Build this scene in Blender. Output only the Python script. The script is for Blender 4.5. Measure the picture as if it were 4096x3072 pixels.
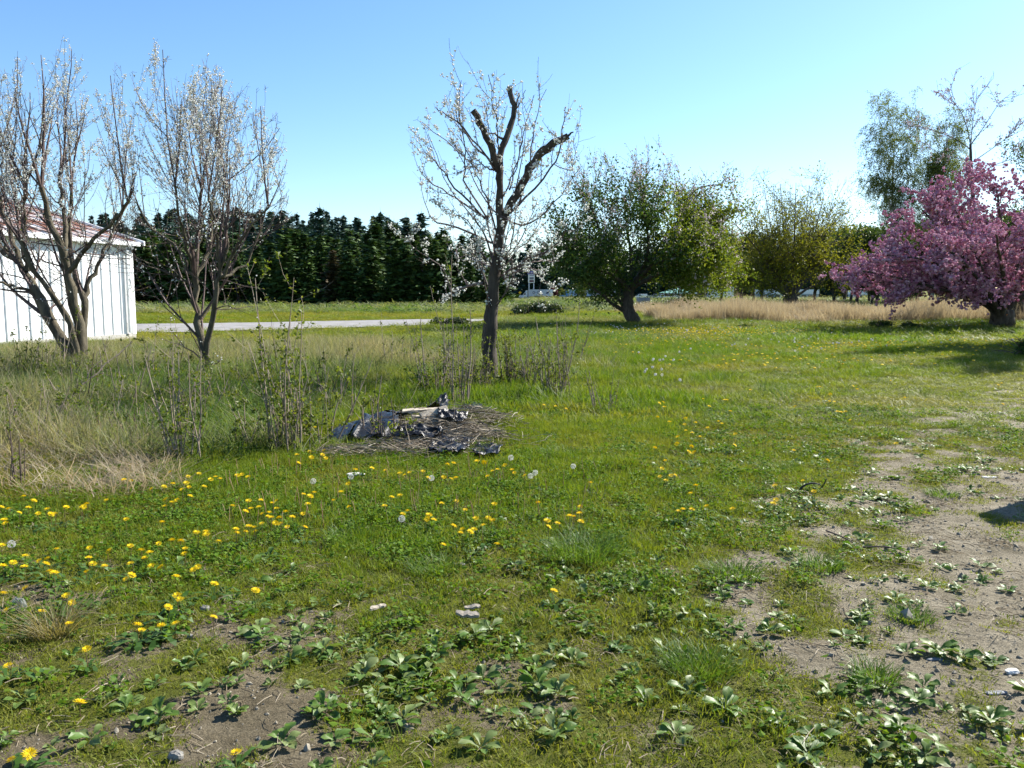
import bpy, math, random
import numpy as np
from mathutils import Vector

# ------------------------------------------------------------------ camera, sky, sun, exposure
for o in list(bpy.data.objects):
    bpy.data.objects.remove(o)
sc = bpy.context.scene
COL = sc.collection
F = 3300.0                     # focal length in photo pixels (photo is 4096 x 3072)
PITCH = math.atan(364.0 / F)
CAMH = 1.5
cam = bpy.data.cameras.new("camera")
cam.sensor_width = 36.0
cam.lens = 36.0 * F / 4096.0
cam.clip_start = 0.05
cam.clip_end = 6000
camo = bpy.data.objects.new("camera", cam)
camo.location = (0, 0, CAMH)
camo.rotation_euler = (math.pi / 2 - PITCH, 0, 0)
COL.objects.link(camo)
sc.camera = camo

SUN_AZ, SUN_EL = math.radians(54), math.radians(38)      # to the right of the view, above the horizon
SUN = Vector((math.sin(SUN_AZ) * math.cos(SUN_EL), math.cos(SUN_AZ) * math.cos(SUN_EL), math.sin(SUN_EL)))
wd = bpy.data.worlds.new("World")
sc.world = wd
wd.use_nodes = True
wn = wd.node_tree
sky = wn.nodes.new("ShaderNodeTexSky")
sky.sky_type = 'NISHITA'
sky.sun_disc = False
sky.sun_elevation = SUN_EL
sky.sun_rotation = SUN_AZ
sky.air_density = 1.0
sky.dust_density = 0.35
sky.ozone_density = 4.0
bg = wn.nodes["Background"]
bg.inputs["Strength"].default_value = 0.082
hs = wn.nodes.new("ShaderNodeHueSaturation")
hs.inputs["Saturation"].default_value = 1.12
wn.links.new(sky.outputs[0], hs.inputs["Color"])
wn.links.new(hs.outputs[0], bg.inputs["Color"])
sl = bpy.data.lights.new("sun", 'SUN')
sl.energy = 5.0
sl.angle = math.radians(0.53)
sl.color = (1.0, 0.95, 0.86)
so = bpy.data.objects.new("sun", sl)
so.rotation_euler = SUN.to_track_quat('Z', 'Y').to_euler()
so.location = (40, 30, 40)
COL.objects.link(so)
sc.view_settings.view_transform = 'Standard'
sc.view_settings.look = 'None'
sc.view_settings.exposure = 1.42
sc.view_settings.gamma = 1
sc.view_settings.use_curve_mapping = False
sc.cycles.max_bounces = 5
sc.cycles.diffuse_bounces = 3
sc.cycles.glossy_bounces = 2
sc.cycles.transmission_bounces = 3
sc.cycles.use_adaptive_sampling = True
sc.cycles.adaptive_threshold = 0.02
sc.cycles.transparent_max_bounces = 8
sc.cycles.use_denoising = True
sc.cycles.sample_clamp_indirect = 4

rng = np.random.default_rng(7)

# ------------------------------------------------------------------ pixel <-> place
CP, SP = math.cos(PITCH), math.sin(PITCH)
def ray(px, py):
    u, v = (px - 2048) / F, (1536 - py) / F
    return np.array([u, v * SP + CP, v * CP - SP])
def W(px, py, d):
    """point on the pixel's ray whose distance along the ground (y) is d"""
    r = ray(px, py)
    return np.array([0, 0, CAMH]) + r * (d / r[1])
def proj(x, y, z=0.0):
    dz = z - CAMH
    f = y * CP - dz * SP
    f = np.maximum(f, 0.05)
    v = y * SP + dz * CP
    return 2048 + F * x / f, 1536 - F * v / f

def _hash(ix, iy, s):
    h = (ix * 374761393 + iy * 668265263 + s * 982451653) & 0xFFFFFFFF
    h = ((h ^ (h >> 13)) * 1274126177) & 0xFFFFFFFF
    return ((h ^ (h >> 16)) & 0xFFFF) / 65535.0
def noise(x, y, s=0):
    x = np.asarray(x, float); y = np.asarray(y, float)
    ix = np.floor(x).astype(np.int64); iy = np.floor(y).astype(np.int64)
    fx = x - ix; fy = y - iy
    fx = fx * fx * (3 - 2 * fx); fy = fy * fy * (3 - 2 * fy)
    a = _hash(ix, iy, s); b = _hash(ix + 1, iy, s); c = _hash(ix, iy + 1, s); d = _hash(ix + 1, iy + 1, s)
    return (a + (b - a) * fx) * (1 - fy) + (c + (d - c) * fx) * fy
def fbm(x, y, s=0, o=3):
    t = 0; a = 0.5; n = 0
    for k in range(o):
        t = t + a * noise(x * 2 ** k, y * 2 ** k, s + k * 17); n += a; a *= 0.5
    return t / n
def sstep(a, b, x):
    t = np.clip((np.asarray(x, float) - a) / (b - a), 0, 1)
    return t * t * (3 - 2 * t)

# things laid on or in the ground that shape it: the mound under the heap of plastic and straw
HEAP = None
def height(x, y):
    x = np.asarray(x, float); y = np.asarray(y, float)
    near = 0.05 * (fbm(x / 1.6, y / 1.6, 3) - .5) + 0.022 * (noise(x / .22, y / .22, 5) - .5)
    mid = 0.16 * (fbm(x / 7, y / 7, 9) - .5) * sstep(4, 14, np.hypot(x, y))
    dip = -1.1 * sstep(115, 230, y)
    hill = 15.0 * sstep(165, 330, y) * sstep(8, -60, x + 0.02 * y)
    hill = hill + 6 * sstep(400, 560, y) * sstep(-60, 120, x)
    lump = 0
    for (hx, hy, hr, hh) in LUMPS:
        lump = lump + hh * np.exp(-(((x - hx) / hr) ** 2 + ((y - hy) / (hr * .7)) ** 2))
    return near * sstep(60, 20, y) + mid + dip + hill + lump
LUMPS = [(-1.15, 8.5, 0.8, 0.15), (-0.5, 8.9, .55, .14), (-6.5, 9.5, 1.2, .12), (0.95, 6.8, .3, .05)]
def G(px, py):
    """where the pixel's ray meets the ground"""
    r = ray(px, py)
    if r[2] > -0.004:
        r = r.copy(); r[2] = -0.004
    t = CAMH / -r[2]
    for _ in range(12):
        p = r * t
        t = (CAMH - float(height(p[0], p[1]))) / -r[2]
    p = r * t
    return np.array([p[0], p[1], float(height(p[0], p[1]))])

# ------------------------------------------------------------------ materials
def nd(nt, kind, **kw):
    n = nt.nodes.new(kind)
    for k, v in kw.items():
        if isinstance(v, (int, float, tuple, list)) and k in n.inputs:
            n.inputs[k].default_value = v
        else:
            setattr(n, k, v)
    return n
def newmat(name):
    m = bpy.data.materials.new(name); m.use_nodes = True
    nt = m.node_tree
    p = nt.nodes["Principled BSDF"]
    return m, nt, p, nt.nodes["Material Output"]
def c4(c): return (c[0], c[1], c[2], 1.0)
def ramp(nt, fac, stops):
    r = nt.nodes.new("ShaderNodeValToRGB")
    e = r.color_ramp.elements
    while len(e) < len(stops): e.new(0.5)
    for q, (pos, c) in zip(e, stops):
        q.position = pos; q.color = c4(c)
    nt.links.new(fac, r.inputs[0])
    return r.outputs[0]
def surf(name, a, b, scale=4, rough=.8, bump=.3, bscale=None, metallic=0.0, detail=6, stretch=None, spec=.3):
    """a mottled surface between colours a and b with fine relief"""
    m, nt, p, out = newmat(name)
    tc = nd(nt, "ShaderNodeTexCoord")
    src = tc.outputs["Object"]
    if stretch:
        mp = nd(nt, "ShaderNodeMapping"); mp.inputs["Scale"].default_value = stretch
        nt.links.new(src, mp.inputs[0]); src = mp.outputs[0]
    n = nd(nt, "ShaderNodeTexNoise", Scale=scale, Detail=detail, Roughness=.65)
    nt.links.new(src, n.inputs["Vector"])
    nt.links.new(ramp(nt, n.outputs[0], [(.32, a), (.68, b)]), p.inputs["Base Color"])
    p.inputs["Roughness"].default_value = rough
    p.inputs["Metallic"].default_value = metallic
    p.inputs["Specular IOR Level"].default_value = spec
    if bump:
        n2 = nd(nt, "ShaderNodeTexNoise", Scale=bscale or scale * 3, Detail=6, Roughness=.7)
        nt.links.new(src, n2.inputs["Vector"])
        bm = nd(nt, "ShaderNodeBump", Strength=bump, Distance=.02)
        nt.links.new(n2.outputs[0], bm.inputs["Height"])
        nt.links.new(bm.outputs[0], p.inputs["Normal"])
    return m
def foliage(name, cols, trans=.45, rough=.5, attr='GEOMETRY', aname='var', tcol=None, spec=.3):
    """leaf: colour picked per leaf from a ramp, part reflected and part let through"""
    m, nt, p, out = newmat(name)
    if attr == 'RANDOM':
        a = nd(nt, "ShaderNodeObjectInfo").outputs["Random"]
    else:
        a_ = nd(nt, "ShaderNodeAttribute", attribute_type=attr, attribute_name=aname); a = a_.outputs["Fac"]
    k = len(cols)
    col = ramp(nt, a, [(i / max(1, k - 1), c) for i, c in enumerate(cols)])
    nt.links.new(col, p.inputs["Base Color"])
    p.inputs["Roughness"].default_value = rough
    p.inputs["Specular IOR Level"].default_value = spec
    t = nd(nt, "ShaderNodeBsdfTranslucent")
    g = nd(nt, "ShaderNodeMixRGB", blend_type='MULTIPLY'); g.inputs[0].default_value = 1
    g.inputs[2].default_value = c4(tcol or (1.25, 1.15, .55))
    nt.links.new(col, g.inputs[1]); nt.links.new(g.outputs[0], t.inputs["Color"])
    mx = nd(nt, "ShaderNodeMixShader"); mx.inputs[0].default_value = trans
    nt.links.new(p.outputs[0], mx.inputs[1]); nt.links.new(t.outputs[0], mx.inputs[2])
    nt.links.new(mx.outputs[0], out.inputs["Surface"])
    return m
def plain(name, c, rough=.6, metallic=0.0, spec=.4):
    return surf(name, tuple(v * .88 for v in c), tuple(min(1, v * 1.06) for v in c), scale=3, rough=rough, bump=0, metallic=metallic, spec=spec)

# ------------------------------------------------------------------ meshes
class MB:
    def __init__(s):
        s.v = []; s.f = []; s.n = 0; s.var = []; s.mi = []
    def add(s, v, f, var=None, mi=0):
        v = np.asarray(v, float); f = np.asarray(f, np.int64)
        s.v.append(v); s.f.append(f + s.n); s.n += len(v)
        s.var.append(np.full(len(f), .5) if var is None else np.broadcast_to(np.asarray(var, float), (len(f),)))
        s.mi.append(np.full(len(f), mi, np.int32))
        return s
    def mesh(s, name, mats, smooth=False):
        me = bpy.data.meshes.new(name)
        if not s.v:
            return me
        v = np.concatenate(s.v)
        me.vertices.add(len(v)); me.vertices.foreach_set("co", v.astype(np.float32).ravel())
        loops = np.concatenate([f.ravel() for f in s.f])
        tot = np.concatenate([np.full(len(f), f.shape[1], np.int32) for f in s.f])
        st = np.concatenate([[0], np.cumsum(tot)[:-1]]).astype(np.int32)
        me.loops.add(len(loops)); me.loops.foreach_set("vertex_index", loops.astype(np.int32))
        me.polygons.add(len(tot)); me.polygons.foreach_set("loop_start", st); me.polygons.foreach_set("loop_total", tot)
        me.polygons.foreach_set("material_index", np.concatenate(s.mi))
        me.polygons.foreach_set("use_smooth", np.full(len(tot), smooth))
        me.update(calc_edges=True)
        a = me.attributes.new("var", 'FLOAT', 'FACE'); a.data.foreach_set("value", np.concatenate(s.var).astype(np.float32))
        for m in (mats if isinstance(mats, (list, tuple)) else [mats]):
            me.materials.append(m)
        return me
    def build(s, name, mats, parent=None, smooth=False, loc=None):
        return obj(name, s.mesh(name, mats, smooth), parent, loc)
def obj(name, me, parent=None, loc=None):
    o = bpy.data.objects.new(name, me); COL.objects.link(o)
    if parent is not None: o.parent = parent
    if loc is not None: o.location = loc
    return o
def tag(o, label=None, cat=None, group=None, kind=None):
    if label: o["label"] = label
    if cat: o["category"] = cat
    if group: o["group"] = group
    if kind: o["kind"] = kind
    return o
def empty(name, loc=(0, 0, 0), rz=0.0, s=1.0):
    o = bpy.data.objects.new(name, None); COL.objects.link(o)
    o.location = tuple(float(q) for q in loc); o.rotation_euler = (0, 0, rz); o.scale = (s, s, s)
    o.empty_display_size = .1
    return o
def copy_tree(o, parent=None):
    c = o.copy(); COL.objects.link(c); c.parent = parent
    for ch in list(o.children):
        copy_tree(ch, c)
    return c
BOXF = np.array([[0, 1, 3, 2], [4, 6, 7, 5], [0, 4, 5, 1], [2, 3, 7, 6], [0, 2, 6, 4], [1, 5, 7, 3]])
def box(x0, x1, y0, y1, z0, z1):
    v = np.array([[x, y, z] for x in (x0, x1) for y in (y0, y1) for z in (z0, z1)], float)
    return v, BOXF
def rotz(v, a):
    c, s = math.cos(a), math.sin(a)
    return np.asarray(v) @ np.array([[c, s, 0], [-s, c, 0], [0, 0, 1]])
def prism(poly, y0, y1):
    """profile in x,z pushed along y; returns sides and two caps"""
    n = len(poly)
    v = np.array([[p[0], y0, p[1]] for p in poly] + [[p[0], y1, p[1]] for p in poly], float)
    sides = np.array([[i, (i + 1) % n, n + (i + 1) % n, n + i] for i in range(n)])
    return v, sides, np.array([list(range(n))[::-1]]), np.array([list(range(n, 2 * n))])
def tube(mb, pts, rad, sides=5, var=.5, cap=True, mi=0, rough=0.0, r_=None):
    pts = np.asarray(pts, float); n = len(pts)
    rad = np.broadcast_to(np.asarray(rad, float), (n,))
    t = np.gradient(pts, axis=0); t /= np.linalg.norm(t, axis=1)[:, None] + 1e-9
    ref = np.array([0.31, 0.95, 0.05]) if abs(t[0][1]) < .8 else np.array([.95, .05, .31])
    a = np.cross(t, ref); a /= np.linalg.norm(a, axis=1)[:, None] + 1e-9
    b = np.cross(t, a)
    ang = np.arange(sides) * 2 * math.pi / sides
    R = rad[:, None] * np.ones(sides)[None]
    if rough: R = R * (1 + rough * (r_.random((n, sides)) - .5) * 2)
    v = pts[:, None] + R[..., None] * (np.cos(ang)[None, :, None] * a[:, None] + np.sin(ang)[None, :, None] * b[:, None])
    v = v.reshape(-1, 3)
    i = np.arange(n - 1)[:, None] * sides; j = np.arange(sides)[None]; k = (j + 1) % sides
    f = np.stack([i + j, i + k, i + k + sides, i + j + sides], -1).reshape(-1, 4)
    mb.add(v, f, var, mi)
    if cap:
        mb.add(v[-sides:], [list(range(sides))], var, mi)
def spline(p, n):
    """smooth curve through the points"""
    p = np.asarray(p, float)
    if len(p) == 2: return p[0] + (p[1] - p[0]) * np.linspace(0, 1, n)[:, None]
    q = np.vstack([2 * p[0] - p[1], p, 2 * p[-1] - p[-2]])
    out = []
    for t in np.linspace(0, len(p) - 1, n):
        i = min(int(t), len(p) - 2); u = t - i
        a, b, c, d = q[i], q[i + 1], q[i + 2], q[i + 3]
        out.append(.5 * (2 * b + (c - a) * u + (2 * a - 5 * b + 4 * c - d) * u * u + (3 * b - 3 * c + d - a) * u ** 3))
    return np.array(out)
def unit(v): return v / (np.linalg.norm(v, axis=-1, keepdims=True) + 1e-9)
def leaves(mb, cen, size, r, var=None, aspect=.6, nrm=None, flat=0.0, mi=0):
    """one rhombic leaf at every centre"""
    cen = np.asarray(cen); n = len(cen)
    if n == 0: return
    d = unit(r.normal(size=(n, 3))); d[:, 2] *= (1 - flat); d = unit(d)
    e = unit(np.cross(d, unit(r.normal(size=(n, 3)) + np.array([0, 0, 2.0 * flat]))))
    s = np.broadcast_to(np.asarray(size, float), (n,))[:, None]
    fold = unit(np.cross(d, e)) * s * .18
    v = np.stack([cen - d * s * .5, cen + e * s * aspect * .5 + fold, cen + d * s * .5, cen - e * s * aspect * .5 + fold], 1).reshape(-1, 3)
    f = np.arange(4 * n).reshape(-1, 4)
    mb.add(v, f, r.random(n) if var is None else var, mi)
OCTV = np.array([[1, 0, 0], [-1, 0, 0], [0, 1, 0], [0, -1, 0], [0, 0, 1], [0, 0, -1]], float)
OCTF = np.array([[0, 2, 4], [2, 1, 4], [1, 3, 4], [3, 0, 4], [2, 0, 5], [1, 2, 5], [3, 1, 5], [0, 3, 5]])
_p = (1 + 5 ** .5) / 2
ICOV = unit(np.array([[-1, _p, 0], [1, _p, 0], [-1, -_p, 0], [1, -_p, 0], [0, -1, _p], [0, 1, _p], [0, -1, -_p], [0, 1, -_p], [_p, 0, -1], [_p, 0, 1], [-_p, 0, -1], [-_p, 0, 1]]))
ICOF = np.array([[0, 11, 5], [0, 5, 1], [0, 1, 7], [0, 7, 10], [0, 10, 11], [1, 5, 9], [5, 11, 4], [11, 10, 2], [10, 7, 6], [7, 1, 8], [3, 9, 4], [3, 4, 2], [3, 2, 6], [3, 6, 8], [3, 8, 9], [4, 9, 5], [2, 4, 11], [6, 2, 10], [8, 6, 7], [9, 8, 1]])
def blobs(mb, cen, size, r, V=OCTV, FF=OCTF, jit=.35, var=None, mi=0):
    cen = np.asarray(cen); n = len(cen)
    if n == 0: return
    s = np.broadcast_to(np.asarray(size, float), (n,))[:, None, None]
    v = cen[:, None] + V[None] * s * (1 + jit * (r.random((n, len(V), 1)) - .5) * 2)
    f = (np.arange(n)[:, None, None] * len(V) + FF[None]).reshape(-1, 3)
    vv = r.random(n) if var is None else var
    mb.add(v.reshape(-1, 3), f, np.repeat(vv, len(FF)), mi)

# ------------------------------------------------------------------ growing branches
def shoot(r, p0, d0, L, n=6, up=.1, wander=.12):
    p = [np.asarray(p0, float)]; d = unit(np.asarray(d0, float))
    for _ in range(n - 1):
        d = unit(d + wander * r.normal(size=3) + np.array([0, 0, up]))
        p.append(p[-1] + d * L / (n - 1))
    return np.array(p)
def offspring(r, parents, count, span, ang, length, rr, up, wander=.12, n=6, rmin=.002, clip=None, rtip=.35, bias=None):
    """children along every parent: parents are (points, radii)"""
    out = []
    for pts, rad in parents:
        c = count(pts) if callable(count) else count
        m = len(pts)
        for _ in range(int(c) + (r.random() < c - int(c))):
            t = span[0] + (span[1] - span[0]) * r.random()
            i = min(int(t * (m - 1)), m - 2); u = t * (m - 1) - i
            p = pts[i] + (pts[i + 1] - pts[i]) * u
            tan = unit(pts[i + 1] - pts[i])
            side = r.normal(size=3)
            if bias is not None: side = side + bias
            side = unit(np.cross(tan, np.cross(side, tan)))
            a = math.radians(ang[0] + (ang[1] - ang[0]) * r.random())
            L = length[0] + (length[1] - length[0]) * r.random()
            q = shoot(r, p, math.cos(a) * tan + math.sin(a) * side, L, n, up, wander)
            if clip is not None:
                k = 1
                while k < n and clip(q[k]): k += 1
                if k < 2: continue
                if k < n: q = q[:max(k, 2)]
            r0 = max(rmin, (rad[i] + (rad[i + 1] - rad[i]) * u) * (rr[0] + (rr[1] - rr[0]) * r.random()))
            out.append((q, np.linspace(r0, max(rmin * .6, r0 * rtip), len(q))))
    return out
def along(r, polys, per_m, jit=0.0):
    """points strewn along polylines"""
    out = []
    for pts, rad in polys:
        L = np.linalg.norm(np.diff(pts, axis=0), axis=1).sum()
        k = r.poisson(per_m * L)
        if not k: continue
        t = r.random(k) * (len(pts) - 1)
        i = np.minimum(t.astype(int), len(pts) - 2); u = (t - i)[:, None]
        out.append(pts[i] * (1 - u) + pts[i + 1] * u)
    if not out: return np.zeros((0, 3))
    q = np.concatenate(out)
    return q + jit * r.normal(size=q.shape)
def tubes(mb, polys, sides=5, var=.5, rough=0, r_=None):
    for pts, rad in polys: tube(mb, pts, rad, sides, var, cap=rad[-1] > .012, rough=rough, r_=r_)
def pxline(pl, d0, base, depth=None, n=12):
    """a limb traced in the photograph, standing at distance d0 with its own lean in depth; coordinates local to base"""
    dd = np.zeros(len(pl)) if depth is None else np.asarray(depth, float)
    return spline([W(px, py, d0 + q) - base for (px, py), q in zip(pl, dd)], n)

# ------------------------------------------------------------------ scattered ground cover (instances of small clumps)
def scatter(name, pos, rot, scl, idx, tint, protos, label, cat):
    me = bpy.data.meshes.new(name)
    n = len(pos)
    me.vertices.add(n); me.vertices.foreach_set("co", np.asarray(pos, np.float32).ravel())
    for an, ty, arr in (("rot", 'FLOAT_VECTOR', rot), ("scl", 'FLOAT_VECTOR', scl), ("idx", 'INT', idx), ("tint", 'FLOAT', tint)):
        a = me.attributes.new(an, ty, 'POINT')
        if ty == 'FLOAT_VECTOR': a.data.foreach_set("vector", np.asarray(arr, np.float32).ravel())
        elif ty == 'INT': a.data.foreach_set("value", np.asarray(arr, np.int32))
        else: a.data.foreach_set("value", np.asarray(arr, np.float32))
    o = obj(name, me)
    pc = bpy.data.collections.new(name + "_pieces")
    for k, p in enumerate(protos):
        po = bpy.data.objects.new("%s_piece_%02d" % (name, k), p); pc.objects.link(po)
    ng = bpy.data.node_groups.new(name + "_nodes", 'GeometryNodeTree')
    ng.interface.new_socket("Geometry", in_out='INPUT', socket_type='NodeSocketGeometry')
    ng.interface.new_socket("Geometry", in_out='OUTPUT', socket_type='NodeSocketGeometry')
    gi = ng.nodes.new("NodeGroupInput"); go = ng.nodes.new("NodeGroupOutput")
    ip = ng.nodes.new("GeometryNodeInstanceOnPoints")
    ci = ng.nodes.new("GeometryNodeCollectionInfo")
    ci.inputs["Collection"].default_value = pc
    ci.inputs["Separate Children"].default_value = True
    ci.inputs["Reset Children"].default_value = True
    ip.inputs["Pick Instance"].default_value = True
    def na(nm, ty):
        q = ng.nodes.new("GeometryNodeInputNamedAttribute"); q.data_type = ty; q.inputs["Name"].default_value = nm
        return [s for s in q.outputs if s.enabled and s.name == "Attribute"][0]
    er = ng.nodes.new("FunctionNodeEulerToRotation")
    L = ng.links.new
    L(na("rot", 'FLOAT_VECTOR'), er.inputs[0]); L(er.outputs[0], ip.inputs["Rotation"])
    L(na("scl", 'FLOAT_VECTOR'), ip.inputs["Scale"]); L(na("idx", 'INT'), ip.inputs["Instance Index"])
    L(gi.outputs[0], ip.inputs["Points"]); L(ci.outputs[0], ip.inputs["Instance"])
    L(ip.outputs[0], go.inputs[0])
    md = o.modifiers.new("scatter", 'NODES'); md.node_group = ng
    tag(o, label, cat, kind='stuff')
    return o
def blades(r, n, rad, h, w, lean=.5, curve=.5, hv=.4, segs=3, mat=None, name="clump", outward=.5):
    """a clump of curved grass blades"""
    mb = MB()
    for _ in range(n):
        a = r.random() * 2 * math.pi; q = rad * math.sqrt(r.random())
        b = np.array([q * math.cos(a), q * math.sin(a), -0.05 * h])
        H = h * (1 - hv * r.random())
        ld = unit(np.array([math.cos(a), math.sin(a), 0]) * outward * q / rad + .6 * np.array([*r.normal(size=2), 0]))
        l0 = lean * r.random(); cv = curve * r.random()
        sd = np.array([-ld[1], ld[0], 0]); tw = r.normal() * .8
        sd = unit(sd * math.cos(tw) + ld * math.sin(tw))
        pts = []
        for k in range(segs + 1):
            t = k / segs
            x = H * (l0 * t + cv * t * t)
            pts.append(b + ld * x + np.array([0, 0, H * t * (1 - .35 * cv * t)]))
        pts = np.array(pts)
        ww = w * (1 - np.linspace(0, 1, segs + 1) ** 1.6 * .9) * .5
        v = np.concatenate([pts - sd * ww[:, None], pts + sd * ww[:, None]])
        m = segs + 1
        f = [[k, k + 1, m + k + 1, m + k] for k in range(segs)]
        mb.add(v, f, r.random())
    return mb.mesh(name, mat)
# ------------------------------------------------------------------ how the plot is covered (cover, plantain, grass height m, dryness)
CTRL = np.array([
 # px,  py,  cover, plantain, height, dry
 (100,2950,.34,.35,.03,.55),(600,2950,.36,.55,.03,.5),(1200,2950,.38,.7,.03,.55),(1800,2950,.42,.6,.035,.6),(2400,2980,.52,.7,.035,.65),(3000,2950,.55,.8,.04,.5),(3600,2950,.35,.8,.035,.5),(4050,2950,.22,.6,.03,.5),
 (100,2620,.34,.2,.03,.55),(600,2650,.33,.35,.03,.55),(1100,2600,.42,.8,.03,.45),(1700,2600,.52,.9,.035,.45),(2300,2620,.6,.85,.035,.5),(2750,2620,.65,.7,.05,.4),(3200,2600,.36,.6,.03,.5),(3700,2620,.3,.5,.03,.5),(4050,2620,.2,.4,.03,.5),
 (100,2350,.7,.15,.05,.4),(600,2380,.62,.25,.045,.4),(1100,2330,.55,.35,.045,.35),(1600,2330,.72,.45,.05,.3),(2100,2330,.82,.5,.05,.3),(2600,2350,.75,.7,.045,.4),(3000,2350,.42,.6,.035,.5),(3400,2350,.26,.35,.03,.5),(3800,2350,.24,.3,.03,.5),(4080,2350,.22,.25,.03,.5),
 (100,2120,.85,.05,.06,.35),(600,2120,.9,.05,.06,.25),(1100,2120,.9,.1,.06,.25),(1700,2130,.97,.1,.065,.15),(2300,2120,.97,.1,.06,.2),(2700,2120,.8,.3,.05,.4),(3100,2120,.5,.55,.035,.5),(3500,2120,.38,.5,.035,.5),(3900,2120,.22,.35,.03,.5),
 (100,1950,.9,0,.14,.75),(500,1950,1,0,.09,.25),(1000,1950,1,0,.09,.1),(1700,1920,1,0,.08,.1),(2400,1900,1,0,.08,.2),(2800,1900,.92,.15,.05,.4),(3200,1900,.75,.4,.04,.5),(3600,1920,.45,.5,.035,.5),(4000,1920,.35,.45,.03,.5),
 (100,1780,1,0,.38,.6),(500,1780,1,0,.36,.35),(900,1780,1,0,.28,.25),(1700,1700,1,0,.12,.3),(2100,1750,1,0,.1,.3),(2500,1750,1,0,.09,.2),(3000,1720,.95,.15,.05,.4),(3500,1750,.62,.35,.04,.5),(4000,1750,.5,.25,.03,.5),
 (100,1600,1,0,.5,.5),(600,1600,1,0,.48,.5),(1200,1550,1,0,.42,.5),(1700,1600,1,0,.2,.25),(2100,1600,1,0,.16,.1),(2600,1600,1,0,.12,.15),(3100,1560,1,.05,.06,.35),(3600,1580,.85,.1,.045,.5),(4050,1600,.6,.1,.03,.5),
 (300,1470,1,0,.36,.6),(800,1450,1,0,.38,.55),(1300,1430,1,0,.42,.75),(1700,1450,1,0,.36,.6),(2200,1450,1,0,.25,.2),(2700,1450,1,0,.12,.15),(3300,1450,1,0,.08,.25),(3900,1460,.92,0,.06,.35),
 (700,1360,1,0,.08,.5),(1300,1350,1,0,.08,.4),(1800,1350,1,0,.1,.3),(2300,1350,1,0,.2,.15),(3000,1350,1,0,.12,.15),(3800,1350,1,0,.1,.2),
 (1000,1255,1,0,.12,.45),(1700,1250,1,0,.14,.45),(2200,1260,1,0,.3,.45),(2900,1260,1,0,.2,.5),(3700,1260,1,0,.2,.5),
], float)
def field(x, y):
    px, py = proj(np.asarray(x, float), np.asarray(y, float), 0.0)
    px = np.clip(px, -600, 4700); py = np.clip(py, 1200, 3150)
    d2 = ((px[..., None] - CTRL[:, 0]) / 1000) ** 2 + ((np.log(py[..., None] - 1150) - np.log(CTRL[:, 1] - 1150)) / .55) ** 2
    w = 1 / (d2 + .004) ** 2
    w /= w.sum(-1, keepdims=True)
    return w @ CTRL[:, 2:]
def cover(x, y, f=None):
    f = field(x, y) if f is None else f
    n = .42 * fbm(x / .5, y / .5, 21) + .43 * noise(x / .17, y / .17, 23) + .15 * noise(x / 1.7, y / 1.7, 29)
    return np.clip((f[..., 0] - .5) * 1.25 + .5 + (n - .5) * 2.1, 0, 1)

def lane_mid(x):         # the gravel lane beyond the tall grass
    t = x + 12.0
    return 37 + .45 * t + .045 * t * t * (t > 0)
# ------------------------------------------------------------------ ground
def ground_mat():
    m, nt, p, out = newmat("soil_and_turf")
    tc = nd(nt, "ShaderNodeTexCoord"); V = tc.outputs["Object"]
    L = nt.links.new
    at = nd(nt, "ShaderNodeAttribute", attribute_type='GEOMETRY', attribute_name="cover")
    def nz(s, d=6, ro=.6):
        n = nd(nt, "ShaderNodeTexNoise", Scale=s, Detail=d, Roughness=ro); L(V, n.inputs["Vector"]); return n.outputs[0]
    soil = ramp(nt, nz(5, 8, .72), [(.3, (.14, .123, .082)), (.46, (.25, .222, .16)), (.7, (.37, .335, .255))])
    grit = ramp(nt, nz(120, 4), [(.35, (.5, .48, .45)), (.62, (1.25, 1.2, 1.15))])
    mu = nd(nt, "ShaderNodeMixRGB", blend_type='MULTIPLY'); mu.inputs[0].default_value = .6
    L(soil, mu.inputs[1]); L(grit, mu.inputs[2])
    dm = nd(nt, "ShaderNodeAttribute", attribute_type='GEOMETRY', attribute_name="damp")      # darker, damper earth away from the trodden dry dirt
    wet = nd(nt, "ShaderNodeMixRGB", blend_type='MULTIPLY'); wet.inputs[2].default_value = (.66, .63, .57, 1)
    L(dm.outputs["Fac"], wet.inputs[0]); L(mu.outputs[0], wet.inputs[1]); mu = wet
    turf = ramp(nt, nz(9, 8, .7), [(.3, (.06, .07, .012)), (.5, (.11, .125, .02)), (.7, (.17, .16, .05))])
    ma = nd(nt, "ShaderNodeMath", operation='ADD'); ms = nd(nt, "ShaderNodeMath", operation='MULTIPLY_ADD')
    L(nz(28, 5, .7), ms.inputs[0]); ms.inputs[1].default_value = 1.1; ms.inputs[2].default_value = -.55
    L(at.outputs["Fac"], ma.inputs[0]); L(ms.outputs[0], ma.inputs[1])
    st = nd(nt, "ShaderNodeMapRange"); st.interpolation_type = 'SMOOTHSTEP'
    st.inputs["From Min"].default_value = .36; st.inputs["From Max"].default_value = .62
    L(ma.outputs[0], st.inputs["Value"])
    mx = nd(nt, "ShaderNodeMixRGB"); L(st.outputs[0], mx.inputs[0]); L(mu.outputs[0], mx.inputs[1]); L(turf, mx.inputs[2])
    L(mx.outputs[0], p.inputs["Base Color"])
    p.inputs["Roughness"].default_value = .95; p.inputs["Specular IOR Level"].default_value = .1
    b1 = nd(nt, "ShaderNodeBump", Strength=1.0, Distance=.05); L(nz(22, 8, .75), b1.inputs["Height"])
    b2 = nd(nt, "ShaderNodeBump", Strength=.6, Distance=.008); L(nz(130, 4, .7), b2.inputs["Height"]); L(b1.outputs[0], b2.inputs["Normal"])
    L(b2.outputs[0], p.inputs["Normal"])
    return m
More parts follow.
